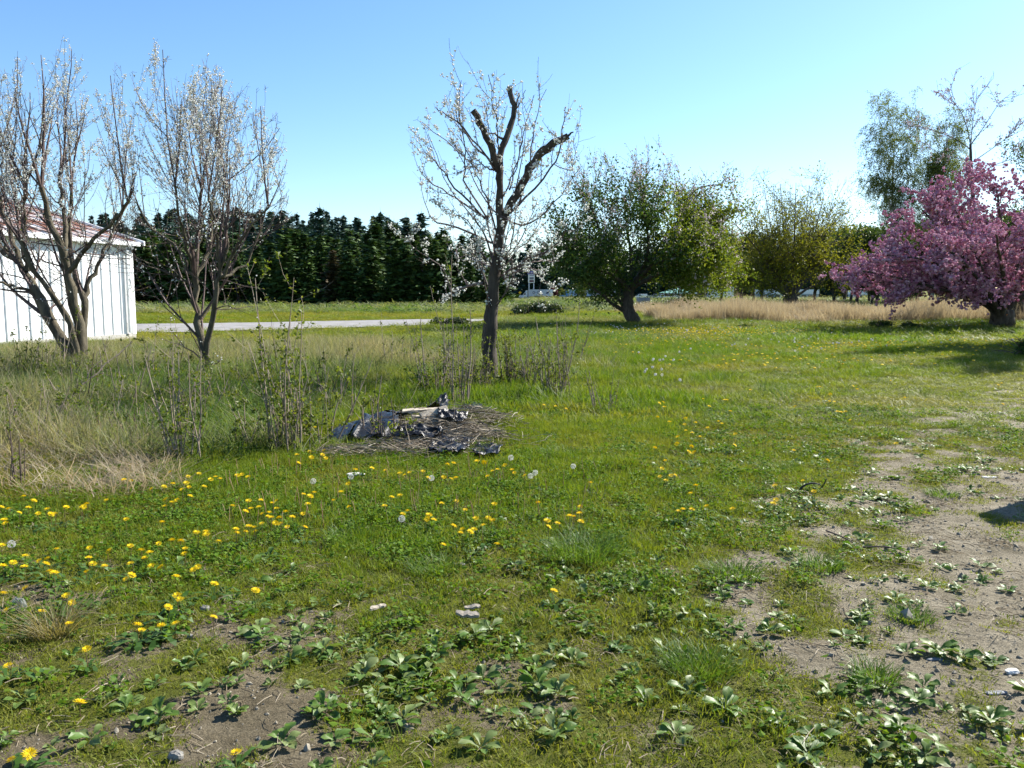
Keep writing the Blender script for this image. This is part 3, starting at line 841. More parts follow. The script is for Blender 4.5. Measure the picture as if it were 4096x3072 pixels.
# ---- the cut-back tree in the middle
def cutback():
    r = np.random.default_rng(55)
    d = 13.8
    base = W(1960, 1530, d); base[2] = float(height(base[0], base[1])) - .05
    root = empty("cut_back_tree", base)
    def cx(pts): return [(1200 + a / 1.659, 200 + b / 1.659) for a, b in pts]
    def poly(pl, rad, dep, n=14, w=.01):
        q = pxline(pl, d, base, dep, n); q[1:-1] += w * r.normal(size=(n - 2, 3))
        return (q, np.interp(np.linspace(0, 1, n), np.linspace(0, 1, len(rad)), rad))
    trunk = [poly([(1958, 1545), (1960, 1500), (1957, 1400), (1963, 1290), (1968, 1200), (1984, 1056), (2002, 923), (2001, 830), (1999, 742), (1990, 650)], (.16, .125, .118, .12, .105, .085, .075, .062, .055, .05), [0] * 10, 26, .008)]
    limbs = [poly([(1992, 690), (1984, 646), (1941, 537), (1893, 441)], (.062, .056, .052, .052), [0, -.05, -.2, -.35], 12),
             poly([(1996, 720), (2008, 610), (2032, 537), (2059, 441), (2047, 399), (2038, 345)], (.062, .056, .05, .046, .044, .046), [0, .1, .2, .3, .32, .35], 14),
             poly([(2004, 930), (2026, 845), (2092, 736), (2134, 646), (2195, 586), (2273, 543)], (.07, .066, .066, .07, .07, .052), [0, -.05, -.15, -.25, -.35, -.4], 16)]
    stubs = [poly([(2268, 546), (2294, 528)], (.022, .01), [-.4, -.42], 4), poly([(2059, 441), (2072, 400), (2078, 380)], (.016, .011, .01), [.3, .3, .3], 5),
             poly(cx([(1425, 400), (1475, 330), (1497, 265)]), (.013, .009, .005), [.3, .2, .2], 6), poly(cx([(1345, 590), (1290, 560), (1255, 550)]), (.022, .014, .01), [.1, 0, -.1], 5)]
    t = MB(); tubes(t, trunk, 14, rough=.14, r_=r); t.build("trunk", M_deadwood, root, smooth=True)
    for q, rd in limbs:
        t = MB(); tube(t, q, rd, 9, rough=.14, r_=r); o = t.build("sawn_limb", M_deadwood, root, smooth=True)
    for st_ in stubs:
        t = MB(); tubes(t, [st_], 6); t.build("broken_stub", M_deadwood, root)
    sh = [([(1290, 800), (1230, 775), (1170, 765), (1090, 790)], .016), ([(1290, 800), (1200, 660), (1060, 500), (930, 400), (895, 385)], .018),
          ([(1280, 760), (1130, 600), (1060, 430), (1070, 200)], .017), ([(1230, 1120), (1040, 920), (920, 760), (810, 670)], .02),
          ([(1200, 1100), (1000, 960), (850, 870), (790, 790)], .018), ([(1200, 820), (1090, 700), (950, 590), (800, 470)], .013),
          ([(1250, 1130), (1100, 880), (1090, 700), (1080, 500), (1035, 300)], .017), ([(1270, 1280), (1060, 1190), (900, 1130), (840, 1060), (800, 840)], .02),
          ([(1280, 1440), (1180, 1300), (1120, 1130), (960, 1080)], .018), ([(1270, 1440), (1150, 1390), (1050, 1380), (1020, 1230)], .017),
          ([(1380, 1090), (1540, 940), (1690, 760), (1730, 600), (1760, 380)], .022), ([(1390, 1080), (1480, 960), (1530, 700), (1560, 480), (1635, 260)], .018),
          ([(1390, 930), (1450, 700), (1470, 560), (1440, 400)], .014), ([(1340, 1500), (1500, 1400), (1650, 1330), (1750, 1210), (1810, 1050)], .022),
          ([(1350, 1520), (1500, 1420), (1620, 1400), (1720, 1400)], .02), ([(1220, 1550), (1100, 1570), (1020, 1600), (940, 1680)], .028),
          ([(1000, 1600), (960, 1480), (860, 1380), (760, 1310), (690, 1240)], .014), ([(1325, 800), (1310, 560), (1300, 300)], .012),
          ([(1305, 700), (1250, 520), (1230, 330)], .010), ([(1320, 640), (1290, 400), (1250, 165)], .010), ([(1310, 1100), (1500, 1160), (1700, 1000), (1860, 780)], .018),
          ([(1300, 1200), (1240, 1000), (1180, 850), (1120, 700), (1040, 560)], .016), ([(1330, 1000), (1400, 860), (1440, 760), (1500, 520), (1550, 300)], .014),
          ([(1290, 1440), (1240, 1250), (1150, 1120), (1050, 1000), (960, 860), (850, 560)], .018), ([(1330, 1450), (1400, 1300), (1420, 1150), (1460, 1000)], .017),
          ([(1320, 1480), (1440, 1330), (1540, 1240), (1600, 1100)], .015), ([(1270, 1450), (1290, 1250), (1270, 1080), (1300, 900)], .014), ([(1690, 760), (1800, 800), (1815, 700), (1812, 570)], .008),
          ([(1340, 1560), (1420, 1470), (1560, 1480), (1640, 1540)], .012), ([(1310, 1050), (1380, 930), (1500, 880), (1530, 800)], .011)]
    shoots = []
    for pl, rad in sh:
        k = len(pl); s_ = 1.1 * r.normal()
        shoots.append(poly(cx(pl), (rad, rad * .6, .0045), list(np.linspace(0, 1, k) ** 1.2 * s_), 12, .012))
    # the same again towards and away from the viewer so the crown is round
    extra = offspring(r, [(trunk[0][0][9:], trunk[0][1][9:])], 8, (.0, .6), (35, 70), (.8, 1.7), (.14, .24), .16, .07, 9, .006, bias=np.array([0, 1.5, 0]) * 0)
    extra = [(q, np.linspace(.015, .004, len(q))) for q, _ in extra if abs(q[-1][0] - .1) < 1.3]
    l2 = offspring(r, shoots + extra, 4.5, (.25, .97), (22, 55), (.2, .75), (.5, .7), .13, .1, 6, .0038)
    l3 = offspring(r, l2, 1.6, (.2, .95), (25, 60), (.1, .35), (.5, .7), .1, .12, 4, .003)
    sp = offspring(r, shoots + extra + l2, 6, (.1, 1), (40, 85), (.03, .08), (.4, .6), 0, .2, 3, .003)
    b = MB(); tubes(b, shoots, 6); tubes(b, extra, 5); tubes(b, l2, 4); tubes(b, l3, 3); tubes(b, sp, 3); b.build("shoots", M_twig, root)
    bl = MB()
    q = np.concatenate([clusters(r, l2, 5.5, 2.0, .025), clusters(r, l3, 5.5, 1.6, .022), clusters(r, shoots + extra, 4.5, 2.0, .03)])
    lowq = [(p, rd) for p, rd in l2 + l3 if p[0][2] < 2.6]
    q = np.concatenate([q, clusters(r, lowq, 6, 1.8, .025)])
    blossom_mesh(bl, q, r, .017); bl.build("blossoms", M_blossom, root)
    bd = MB(); c = along(r, l2 + l3, 1.2, .015); leaves(bd, c, .03, r); bd.build("buds", M_bud, root)
    tag(root, "old fruit tree sawn back to bare limbs, with white-flowering shoots", "tree")
cutback()

# ------------------------------------------------------------------ the orchard trees further back
M_leaf_apple = foliage("apple_leaf", [(.025, .055, .012), (.04, .085, .016), (.065, .12, .02), (.10, .15, .03)], trans=.35, rough=.45, spec=.25)
M_leaf_light = foliage("young_leaf", [(.07, .115, .01), (.11, .16, .016), (.16, .19, .03)], trans=.5)
M_pink_pale = foliage("pale_pink_blossom", [(.55, .42, .42), (.68, .6, .58), (.75, .7, .68)], trans=.35, tcol=(1, .95, .95), spec=.1)
M_pink = foliage("pink_double_blossom", [(.40, .17, .27), (.52, .27, .37), (.62, .38, .47), (.70, .52, .58)], trans=.4, tcol=(1.05, .9, 1), rough=.7, spec=.05)
M_bronze = foliage("bronze_young_leaf", [(.14, .05, .03), (.2, .09, .035), (.16, .12, .03)], trans=.4)
M_pinkbud = M_pink_pale
def orchard(name, label, base_px, d, limbs, seed, deps=None, trunk_mat=M_bark, sides=9):
    r = np.random.default_rng(seed)
    base = W(*base_px, d); base[2] = float(height(base[0], base[1])) - .06
    root = empty(name, base)
    main = []
    for pl, rad, dep in limbs:
        q = pxline(pl, d, base, dep, 12); q[1:-1] += min(rad[0], .18) * .1 * r.normal(size=(len(q) - 2, 3))
        main.append((q, rad[0] + (rad[1] - rad[0]) * np.linspace(0, 1, len(q)) ** .45))
    t = MB(); tubes(t, main, sides, rough=.1, r_=r); t.build("trunk", trunk_mat, root, smooth=True)
    tag(root, label, "tree")
    return r, root, main, base

def apple():
    def c(pts): return [(2200 + a / 1.843, 500 + b / 1.843) for a, b in pts]
    lim = [(c([(640, 1500), (620, 1450), (585, 1380), (570, 1300), (580, 1220)]), (.36, .27), [0] * 5),
           (c([(580, 1400), (520, 1350), (450, 1310), (350, 1220), (240, 1130), (150, 1010)]), (.15, .035), [0, 0, -.3, -.6, -1, -1.4]),
           (c([(560, 1370), (500, 1280), (430, 1190), (380, 1050), (330, 880)]), (.13, .035), [0, .3, .8, 1.4, 2]),
           (c([(580, 1230), (520, 1130), (440, 960), (370, 790), (330, 680), (280, 560), (210, 490)]), (.14, .03), [0, -.2, -.5, -.8, -1, -1, -1]),
           (c([(585, 1225), (600, 1080), (590, 900), (560, 700), (560, 540)]), (.16, .035), [0, .3, .6, .6, .6]),
           (c([(590, 1225), (660, 1100), (720, 960), (720, 800), (700, 600), (690, 430)]), (.14, .03), [0, -.4, -1, -1.6, -2, -2.2]),
           (c([(600, 1210), (730, 1060), (900, 930), (1080, 790), (1200, 690), (1300, 620)]), (.15, .03), [0, .2, .5, .8, 1, 1]),
           (c([(610, 1200), (760, 1120), (950, 1060), (1150, 1000), (1320, 960)]), (.14, .03), [0, -.6, -1.2, -1.7, -2]),
           (c([(600, 1190), (740, 1040), (900, 980), (1080, 930), (1240, 860)]), (.12, .03), [0, -1, -2.2, -3, -3.4]), (c([(600, 1190), (740, 1080), (900, 1040), (1100, 1060), (1240, 1080)]), (.12, .03), [0, .8, 1.8, 2.6, 3]),
           (c([(600, 1190), (700, 1040), (830, 860), (950, 700), (1010, 560), (1100, 460), (1260, 440)]), (.16, .03), [0, 1, 1.8, 2.4, 2.6, 2.6, 2.6]),
           (c([(590, 1230), (480, 1120), (300, 1040), (160, 960), (90, 860)]), (.13, .04), [0, -1, -2, -2.6, -3])]
    r, root, main, base = orchard("apple_tree", "leaning-trunked apple tree in leaf, its right side flecked with white blossom", (2542, 1306), 38.5, lim, 201)
    ms = main[1:]
    l1 = offspring(r, ms, 11, (.25, 1), (25, 65), (.9, 2.2), (.3, .55), .04, .12, 7, .012)
    l2 = offspring(r, l1, 6.5, (.2, 1), (25, 65), (.5, 1.3), (.4, .6), .03, .15, 5, .008)
    top = offspring(r, l1 + ms, 2.2, (.5, 1), (10, 35), (.8, 1.9), (.2, .35), .22, .08, 6, .007, clip=lambda p: p[2] > 2.8)
    top2 = offspring(r, top, 4, (.2, 1), (20, 50), (.3, .8), (.5, .7), .1, .1, 4, .006)
    b = MB(); tubes(b, l1, 5); tubes(b, l2, 3); tubes(b, top, 3); tubes(b, top2, 3); b.build("branches", M_bark, root)
    allp = along(r, l1 + l2, 52, .22)
    z = allp[:, 2]; x = allp[:, 0]
    dens = np.interp(z, [1.0, 2, 4.6, 5.8, 7.2], [1, 1, 1, .45, .12])
    keep = r.random(len(z)) < dens
    allp = allp[keep]; x = x[keep]
    right = allp[:, 0] > 1.3 + .5 * r.normal(size=len(allp))
    lf = MB(); leaves(lf, allp[~right], .125 * (.7 + .7 * r.random((~right).sum())), r); lf.build("foliage", M_leaf_apple, root)
    rp = allp[right]; rp = np.repeat(rp, 2, 0) + .12 * r.normal(size=(2 * len(rp), 3))
    lf = MB(); leaves(lf, rp, .13 * (.7 + .6 * r.random(len(rp))), r); lf.build("young_foliage", M_leaf_light, root)
    q = clusters(r, [(p, w) for p, w in l2 if p[-1][0] > 1.2], 2.4, 1.6, .07)
    q2 = clusters(r, top + top2, 2.2, 1.5, .05)
    bl = MB(); blossom_mesh(bl, q, r, .042); blossom_mesh(bl, q2, r, .028); bl.build("blossoms", M_pink_pale, root)
    tl = MB(); leaves(tl, along(r, top + top2, 5, .04), .06, r); tl.build("top_leaves", M_leaf_light, root)
apple()

M_leaf_maple = foliage("maple_spring_leaf", [(.11, .135, .01), (.16, .18, .014), (.22, .22, .03)], trans=.5)
def maple():
    d = 76
    b = (3165, 1240)
    lim = []
    R = np.random.default_rng(8)
    fan = [(-1, 480, 210), (-.72, 420, 250), (-.45, 340, 290), (-.18, 250, 320), (.08, 200, 340), (.3, 250, 330), (.55, 330, 300), (.8, 400, 260), (1.05, 450, 200), (-.3, 380, 120), (.35, 370, 110)]
    for a, _, _h in fan:
        hgt = 455 - 150 * a * a
        pts = [(3165 + 6 * a, 1215), (3165 + 22 * a, 1165), (3165 + 75 * a, 1090 - 20 * (1 - abs(a))), (3165 + 150 * a, 980), (3165 + 240 * a, 1235 - hgt - 50)]
        s_ = R.normal() * 2.6
        lim.append((pts, (.33, .018), [0, .1 * s_, .4 * s_, .8 * s_, 1.2 * s_]))
    lim += [([(3160, 1190), (3090, 1150), (3010, 1120), (2930, 1110)], (.2, .03), [0, -1, -2, -2.5]), ([(3170, 1190), (3240, 1150), (3320, 1110), (3390, 1090)], (.2, .03), [0, 1, 2, 2.4]), ([(3160, 1190), (3080, 1120), (2990, 1050), (2900, 1000)], (.2, .03), [0, 1, 2, 2.5])]
    lim.append(([(3165, 1255), (3165, 1225), (3165, 1190)], (.95, .62), [0, 0, 0]))
    r, root, main, base = orchard("maple_tree", "round-crowned budding tree with a vase of dark limbs beyond the dry grass", b, d, lim, 203)
    ms = main[:-1]
    def clip(p): return (p[0] / 7.0) ** 2 + (p[1] / 6.5) ** 2 + ((p[2] - 6.3) / 7.3) ** 2 < 1
    l1 = offspring(r, ms, 12, (.3, 1), (25, 65), (1.8, 4.4), (.4, .6), .06, .1, 7, .025, clip)
    l2 = offspring(r, l1, 6, (.2, 1), (25, 60), (1.0, 2.4), (.4, .6), .06, .13, 6, .016, clip)
    l3 = offspring(r, l2, 3.5, (.2, 1), (25, 55), (.5, 1.3), (.5, .7), .06, .13, 4, .011, clip)
    bb = MB(); tubes(bb, l1, 5); tubes(bb, l2, 3); tubes(bb, l3, 3); bb.build("branches", M_bark, root)
    p = along(r, l2 + l3, 4.2, .12)
    w = np.interp(p[:, 2], [0, 3, 5, 8, 12], [2.6, 2.3, 1.6, .85, .45])
    p = np.repeat(p, r.poisson(w), 0); p = p + .2 * r.normal(size=p.shape)
    lf = MB(); leaves(lf, p, .17 * (.7 + .7 * r.random(len(p))), r); lf.build("foliage", M_leaf_maple, root)
maple()

def pink_cherry():
    d = 35.5
    lim = [([(4010, 1316), (4010, 1290), (4005, 1240)], (.55, .45), [0, 0, 0])]
    ends = [((3960, 1230), (3860, 1180), (3740, 1150), (3590, 1110), (3410, 1080), -1), ((3950, 1220), (3850, 1130), (3720, 1050), (3580, 990), 1), ((3960, 1200), (3880, 1060), (3780, 940), (3690, 840), -.5),
            ((3980, 1180), (3940, 1020), (3900, 890), (3860, 770), 1.5), ((4000, 1180), (4010, 1000), (4000, 860), (3980, 740), -1), ((4030, 1180), (4090, 1020), (4130, 890), (4150, 780), .5),
            ((4050, 1190), (4150, 1080), (4250, 980), (4330, 920), 1), ((4060, 1210), (4180, 1150), (4320, 1100), (4420, 1070), -1), ((3970, 1200), (3900, 1100), (3830, 1030), (3760, 960), -4), ((4020, 1190), (4010, 1080), (3990, 980), (3980, 900), -4.5),
            ((3980, 1200), (3940, 1120), (3880, 1040), (3820, 960), 4), ((3950, 1220), (3840, 1170), (3700, 1130), (3520, 1130), .5), ((3960, 1210), (3840, 1110), (3700, 1040), (3540, 1020), -1.5), ((3950, 1215), (3830, 1120), (3680, 1080), (3480, 1060), 1.5), ((3960, 1200), (3860, 1070), (3760, 990), (3640, 930), 1.8), ((3970, 1190), (3900, 1010), (3840, 880), (3790, 790), -1.5), ((4040, 1200), (4080, 1100), (4110, 1010), (4120, 930), 4.5), ((3960, 1215), (3850, 1160), (3720, 1120), (3560, 1080), 2.5), ((4020, 1200), (4080, 1120), (4140, 1040), (4180, 960), -4)]
    for e in ends:
        *pts, s_ = e
        lim.append(([(4005, 1285)] + pts, (.17, .03), list(np.linspace(0, 1, len(pts) + 1) * s_)))
    r, root, main, base = orchard("flowering_cherry", "spreading ornamental cherry thick with double pink blossom", (4010, 1316), d, lim, 205)
    ms = main[1:]
    l1 = offspring(r, ms, 13, (.25, 1), (20, 65), (.7, 1.9), (.35, .55), .03, .1, 6, .012)
    l2 = offspring(r, l1, 5, (.2, 1), (20, 60), (.4, 1.1), (.4, .6), .03, .12, 5, .008)
    b = MB(); tubes(b, l1, 5); tubes(b, l2, 3); b.build("branches", M_bark, root)
    c = np.concatenate([along(r, l1, 5.2, .05), along(r, l2, 6.2, .05), along(r, [(p[5:], w[5:]) for p, w in ms], 5, .06)])
    # double flowers hang in bunches: a few ruffled pompons each
    n = r.poisson(1.4, len(c)) + 1
    c = np.repeat(c, n, 0) + .06 * r.normal(size=(n.sum(), 3))
    mb = MB(); blobs(mb, c, 0.052 * (.7 + .6 * r.random(len(c))), r, ICOV, ICOF, .38); mb.build("blossoms", M_pink, root)
    pt = np.repeat(c, 2, 0) + .055 * r.normal(size=(2 * len(c), 3)); mb = MB(); leaves(mb, pt, .05, r, aspect=.8); mb.build("petals", M_pink, root)
    lf = MB(); q = along(r, l2, 2.2, .05); leaves(lf, q, .07, r); lf.build("young_leaves", M_bronze, root)
pink_cherry()

def bare_cherry():
    d = 46
    lim = [([(3905, 1300), (3900, 1100), (3893, 800), (3885, 640), (3882, 575)], (.2, .06), [0, 0, 0, 0, 0]),
           ([(3882, 580), (3920, 530), (3960, 470), (4000, 410), (4050, 370)], (.035, .01), [0, .5, 1, 1.4, 1.6]), ([(3884, 590), (3870, 520), (3845, 450), (3810, 400), (3790, 350)], (.035, .01), [0, -.3, -.5, -.7, -.8]),
           ([(3884, 600), (3830, 560), (3760, 530), (3690, 510), (3640, 490)], (.03, .01), [0, .3, .6, .9, 1]), ([(3882, 570), (3890, 500), (3900, 430), (3910, 350)], (.03, .01), [0, .2, .3, .4]),
           ([(3885, 640), (3820, 630), (3750, 610), (3700, 570)], (.03, .01), [0, -.5, -1, -1.2]), ([(3886, 650), (3960, 600), (4040, 540), (4100, 480)], (.03, .01), [0, -.4, -1, -1.4]),
           ([(3890, 720), (3980, 660), (4060, 630), (4140, 560)], (.03, .01), [0, .4, .7, 1])]
    r, root, main, base = orchard("bare_cherry_tree", "tall thin-branched cherry with scattered pale blossom rising behind the pink cherry", (3905, 1300), d, lim, 207)
    l1 = offspring(r, main[1:], 9, (.2, 1), (25, 55), (.6, 1.4), (.45, .65), .08, .08, 6, .011)
    l2 = offspring(r, l1, 2.5, (.2, 1), (25, 55), (.3, .8), (.5, .7), .08, .1, 4, .008)
    b = MB(); tubes(b, l1, 4); tubes(b, l2, 3); b.build("branches", M_bark, root)
    q = clusters(r, l1 + l2 + main[1:], 2.4, 2.4, .05); mb = MB(); blossom_mesh(mb, q, r, .036); mb.build("blossoms", M_pink_pale, root)
bare_cherry()

def simple_tree(name, label, base, hgt, wid, seed, leafmat, blossom=None, nlimb=8, leafn=9000, leafs=.16, trunk_r=.2, mat=M_bark, low=.25, droop=0.0, group=None, fill=.22, cat="tree"):
    """trunk, fan of limbs, branches and a leafy crown"""
    r = np.random.default_rng(seed)
    base = np.array(base, float); base[2] = float(height(base[0], base[1])) - .05
    root = empty(name, base)
    fork = hgt * low
    tr = [(shoot(r, (0, 0, 0), (0, 0, 1), hgt * .6, 8, .05, .05), np.linspace(trunk_r, trunk_r * .35, 8))]
    cz, rz = fork + (hgt - fork) * .5, (hgt - fork) * .5
    def clip(p): return (p[0] / (wid / 2)) ** 2 + (p[1] / (wid / 2)) ** 2 + ((p[2] - cz) / rz) ** 2 < 1
    lim = offspring(r, tr, nlimb, (low / .6 * .7, 1), (25, 65), (wid * .3, wid * .55), (.4, .6), .10, .1, 8, .02)
    l1 = offspring(r, lim + tr, 6, (.3, 1), (25, 65), (wid * .12, wid * .28), (.35, .6), .05 - droop, .12, 6, .014)
    l2 = offspring(r, l1, 3, (.2, 1), (25, 65), (wid * .06, wid * .16), (.4, .6), .03 - droop, .15, 5, .009)
    t = MB(); tubes(t, tr, 8, rough=.08, r_=r); t.build("trunk", mat, root, smooth=True)
    b = MB(); tubes(b, lim, 6); tubes(b, l1, 4); tubes(b, l2, 3); b.build("branches", mat, root)
    tot = sum(np.linalg.norm(np.diff(p, axis=0), axis=1).sum() for p, _ in l1 + l2)
    q = along(r, l1 + l2, leafn / tot, fill)
    mb = MB(); leaves(mb, q, leafs * (.6 + .8 * r.random(len(q))), r); mb.build("foliage", leafmat, root)
    if blossom:
        q = clusters(r, l2, blossom, 2, .06); mb = MB(); blossom_mesh(mb, q, r, .045); mb.build("blossoms", M_pink_pale, root)
    tag(root, label, cat, group)
    return root
simple_tree("blossoming_apple_tree", "green apple tree with pale blossom crowding the pink cherry", (25.6, 42, 0), 8.6, 8.0, 301, M_leaf_apple, 2.2, leafn=9000, leafs=.11, trunk_r=.3)
M_leaf_birch = foliage("birch_leaf", [(.09, .14, .04), (.13, .18, .05), (.18, .22, .07)], trans=.5)
M_bark_birch = surf("pale_birch_bark", (.18, .17, .15), (.42, .41, .38), scale=3, rough=.8, bump=.2)
def birch(base, hgt, wid, seed, label):
    r = np.random.default_rng(seed)
    base = np.array(base, float); base[2] = float(height(base[0], base[1])) - .05
    root = empty("birch_tree", base)
    tr = [(shoot(r, (0, 0, 0), (0, 0, 1), hgt * .97, 12, .06, .04), np.linspace(.28, .03, 12))]
    lim = offspring(r, tr, 34, (.3, 1), (22, 45), (wid * .35, wid * .62), (.3, .5), .08, .08, 8, .022)
    l1 = offspring(r, lim, 6, (.4, 1), (25, 60), (.8, 1.8), (.35, .6), -.02, .12, 6, .012)
    wh = offspring(r, lim + l1, 5.5, (.35, 1), (40, 100), (.9, 2.6), (.3, .5), -.42, .08, 7, .007)
    t = MB(); tubes(t, tr, 8); tubes(t, lim, 5); t.build("trunk", M_bark_birch, root, smooth=True)
    b = MB(); tubes(b, l1, 3); tubes(b, wh, 3); b.build("hanging_twigs", M_bark, root)
    q = along(r, wh, 15, .1); mb = MB(); leaves(mb, q, .14 * (.6 + .7 * r.random(len(q))), r); mb.build("foliage", M_leaf_birch, root)
    tag(root, label, "tree")
birch((40.5, 88, 0), 18.2, 8.6, 401, "tall weeping birch with a pale trunk and airy hanging twigs")
birch((46.5, 92, 0), 18.2, 8.2, 402, "tall weeping birch crowded behind the tip of the pink cherry")
# ------------------------------------------------------------------ conifers
M_needle = foliage("fir_needles", [(.02, .045, .012), (.034, .07, .017), (.054, .098, .022), (.08, .13, .028)], trans=.12, rough=.6, spec=.15, tcol=(1.1, 1.1, .6))
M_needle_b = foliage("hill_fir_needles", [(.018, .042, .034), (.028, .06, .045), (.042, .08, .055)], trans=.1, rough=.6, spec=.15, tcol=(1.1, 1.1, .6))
M_needle_r = foliage("rusty_cedar_needles", [(.05, .035, .014), (.065, .05, .018), (.04, .05, .018)], trans=.12, rough=.6, spec=.15)
def conifer_meshes(seed, hgt, wid, whorls, per, sub, size, mat, ragged=.25):
    """trunk mesh and crown mesh: whorls of drooping boughs, each a spray of needle-covered twigs"""
    r = np.random.default_rng(seed)
    t = MB(); tube(t, shoot(r, (0, 0, -.1), (0, 0, 1), hgt * .98, 8, .05, .01), np.linspace(hgt * .018, .02, 8), 6)
    c = MB()
    for k in range(whorls):
        f = (k + r.random() * .6) / whorls
        z = hgt * (.05 + .93 * f)
        R = wid * .5 * (1 - f) ** .8 * (1 - ragged * r.random()) + .12
        n = max(3, int(per * (1 - .5 * f)))
        for _ in range(n):
            a = r.random() * 6.283; Rr = R * (.65 + .5 * r.random())
            m = max(3, int(sub * (.35 + Rr / (wid * .5))))
            tt = (np.arange(m) + .6 * r.random(m)) / m
            droop = -.28 * tt + .16 * tt ** 2
            cen = np.stack([np.cos(a) * Rr * tt, np.sin(a) * Rr * tt, z + Rr * droop], 1) + size * .22 * r.normal(size=(m, 3))
            rad_ = np.array([math.cos(a), math.sin(a), 0])
            d = unit(rad_[None] * .8 + .7 * r.normal(size=(m, 3)) * [1, 1, .35] + [0, 0, -.12])
            e = unit(np.cross(d, unit(r.normal(size=(m, 3)) * .7 + [0, 0, 1.0])))
            s_ = size * (.6 + .7 * r.random(m))[:, None]
            v = np.stack([cen - d * s_ * .5, cen + e * s_ * .24 - [0, 0, size * .06], cen + d * s_ * .62, cen - e * s_ * .24 - [0, 0, size * .06]], 1).reshape(-1, 3)
            c.add(v, np.arange(4 * m).reshape(-1, 4), r.random(m))
    v = np.array([[0, 0, hgt * 1.04], [.05, 0, hgt * .9], [-.03, .05, hgt * .9], [-.03, -.05, hgt * .9]]); c.add(v, [[0, 1, 2], [0, 2, 3], [0, 3, 1]], .4)
    return t.mesh("trunk", M_bark), c.mesh("crown", mat)
NEAR = [conifer_meshes(500 + k, 10, w, 30, 13, 7, .62, M_needle if k < 4 else M_needle_r) for k, w in enumerate((5.2, 4.6, 5.6, 4.2, 4.4))]
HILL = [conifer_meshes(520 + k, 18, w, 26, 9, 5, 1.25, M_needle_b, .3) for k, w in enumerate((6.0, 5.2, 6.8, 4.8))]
def conifer(x, y, pair, h, href, rz, label, group, wide=1.0):
    o = empty("conifer", (x, y, float(height(x, y)) - .1), rz)
    o.scale = (h / href * wide, h / href * wide, h / href)
    obj("trunk", pair[0], o); obj("crown", pair[1], o)
    tag(o, label, "tree", group)
r = np.random.default_rng(77)
# the dark row along the far field
k = 0
for px in np.arange(420, 1960, 60):
    for row in range(3):
        d = 93 + 9 * row + 3 * r.random()
        x = (px + 26 * row + 16 * r.normal() - 2048) / F * d
        base_h = np.interp(px, [420, 700, 1000, 1300, 1500, 1900], [7.0, 7.2, 6.8, 7.6, 8.0, 5.6]) * (.82 + .36 * r.random()) + row * 1.2
        q = 4 if (row == 0 and k % 13 == 6) else int(r.integers(0, 4))
        conifer(x, d, NEAR[q], base_h, 10, r.random() * 6.28, "brownish cedar standing in the dark conifer row" if q == 4 else "dark green conifer in the dense row along the far field", "rust-tinged cedars in the conifer row" if q == 4 else "conifers along the far field", 1.45 + .4 * r.random())
        k += 1
# the wooded hill behind
FAR = []
for i in range(230):
    y = 150 + 190 * r.random() ** .8
    px = 380 + 1540 * r.random()
    x = (px - 2048) / F * y
    if i >= 110:
        FAR.append((x, y, (14 + 6 * r.random()) / 18 * np.interp(px, [380, 900, 1700, 1920], [.95, 1, 1, .8]), 1.35)); continue
    conifer(x, y, HILL[int(r.integers(0, 4))], (14 + 6 * r.random()) * np.interp(px, [380, 900, 1700, 1920], [.95, 1, 1, .8]), 18, r.random() * 6.28, "blue-green fir in the woods on the hill", "firs on the wooded hill", 1.35)
for i in range(26):
    y = 325 + 16 * r.random(); px = 480 + i * 56 + 18 * r.normal(); x = (px - 2048) / F * y
    conifer(x, y, HILL[int(r.integers(0, 4))], (17 + 5 * r.random()) * np.interp(px, [380, 900, 1700, 1950], [.9, 1, 1, .78]), 18, r.random() * 6.28, "tall fir on the skyline of the wooded hill", "firs on the skyline", 1.3)
# the wood beyond the highway
for i in range(150):
    y = 430 + 60 * r.random(); px = 1860 + 1800 * (i + r.random()) / 150; x = (px - 2048) / F * y
    FAR.append((x, y, (22 + 7 * r.random()) / 18, 1.5))
def wood_piece(pair):
    m = MB()
    for k, me in enumerate(pair):
        v = np.array([q.co[:] for q in me.vertices])
        for n_ in (3, 4, 6):
            f = np.array([q.vertices[:] for q in me.polygons if len(q.vertices) == n_])
            if len(f): m.add(v, f, np.random.default_rng(n_).random(len(f)), 1 - k)
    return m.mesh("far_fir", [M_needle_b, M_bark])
FA = np.array(FAR)
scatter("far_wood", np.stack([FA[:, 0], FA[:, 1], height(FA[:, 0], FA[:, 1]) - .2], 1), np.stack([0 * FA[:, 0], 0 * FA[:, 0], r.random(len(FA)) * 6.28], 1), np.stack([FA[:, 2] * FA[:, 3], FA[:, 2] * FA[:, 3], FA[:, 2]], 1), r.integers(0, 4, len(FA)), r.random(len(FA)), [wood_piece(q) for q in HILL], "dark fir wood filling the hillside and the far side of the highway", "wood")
# broadleaf trees just coming into leaf, on the hill and beyond the plot
M_leaf_spring = foliage("spring_leaf", [(.06, .085, .012), (.09, .115, .018), (.13, .14, .03)], trans=.45)
M_leaf_mid = foliage("mid_green_leaf", [(.03, .06, .015), (.05, .09, .02), (.08, .12, .025)], trans=.35)
M_leaf_maroon = foliage("maroon_leaf", [(.06, .015, .02), (.09, .025, .03), (.12, .04, .04)], trans=.35)
def clone(src, x, y, h_scale, rz):
    c = copy_tree(src); c.location = (x, y, float(height(x, y)) - .1); c.rotation_euler = (0, 0, rz); c.scale = (h_scale,) * 3
    return c
y = 305; s0 = simple_tree("broadleaf_tree", "yellow-green broadleaf tree among the firs on the hill", ((1620 - 2048) / F * y, y, 0), 20, 12, 601, M_leaf_spring, leafn=7000, leafs=.42, trunk_r=.3, group="yellow-green trees among the firs", fill=.5)
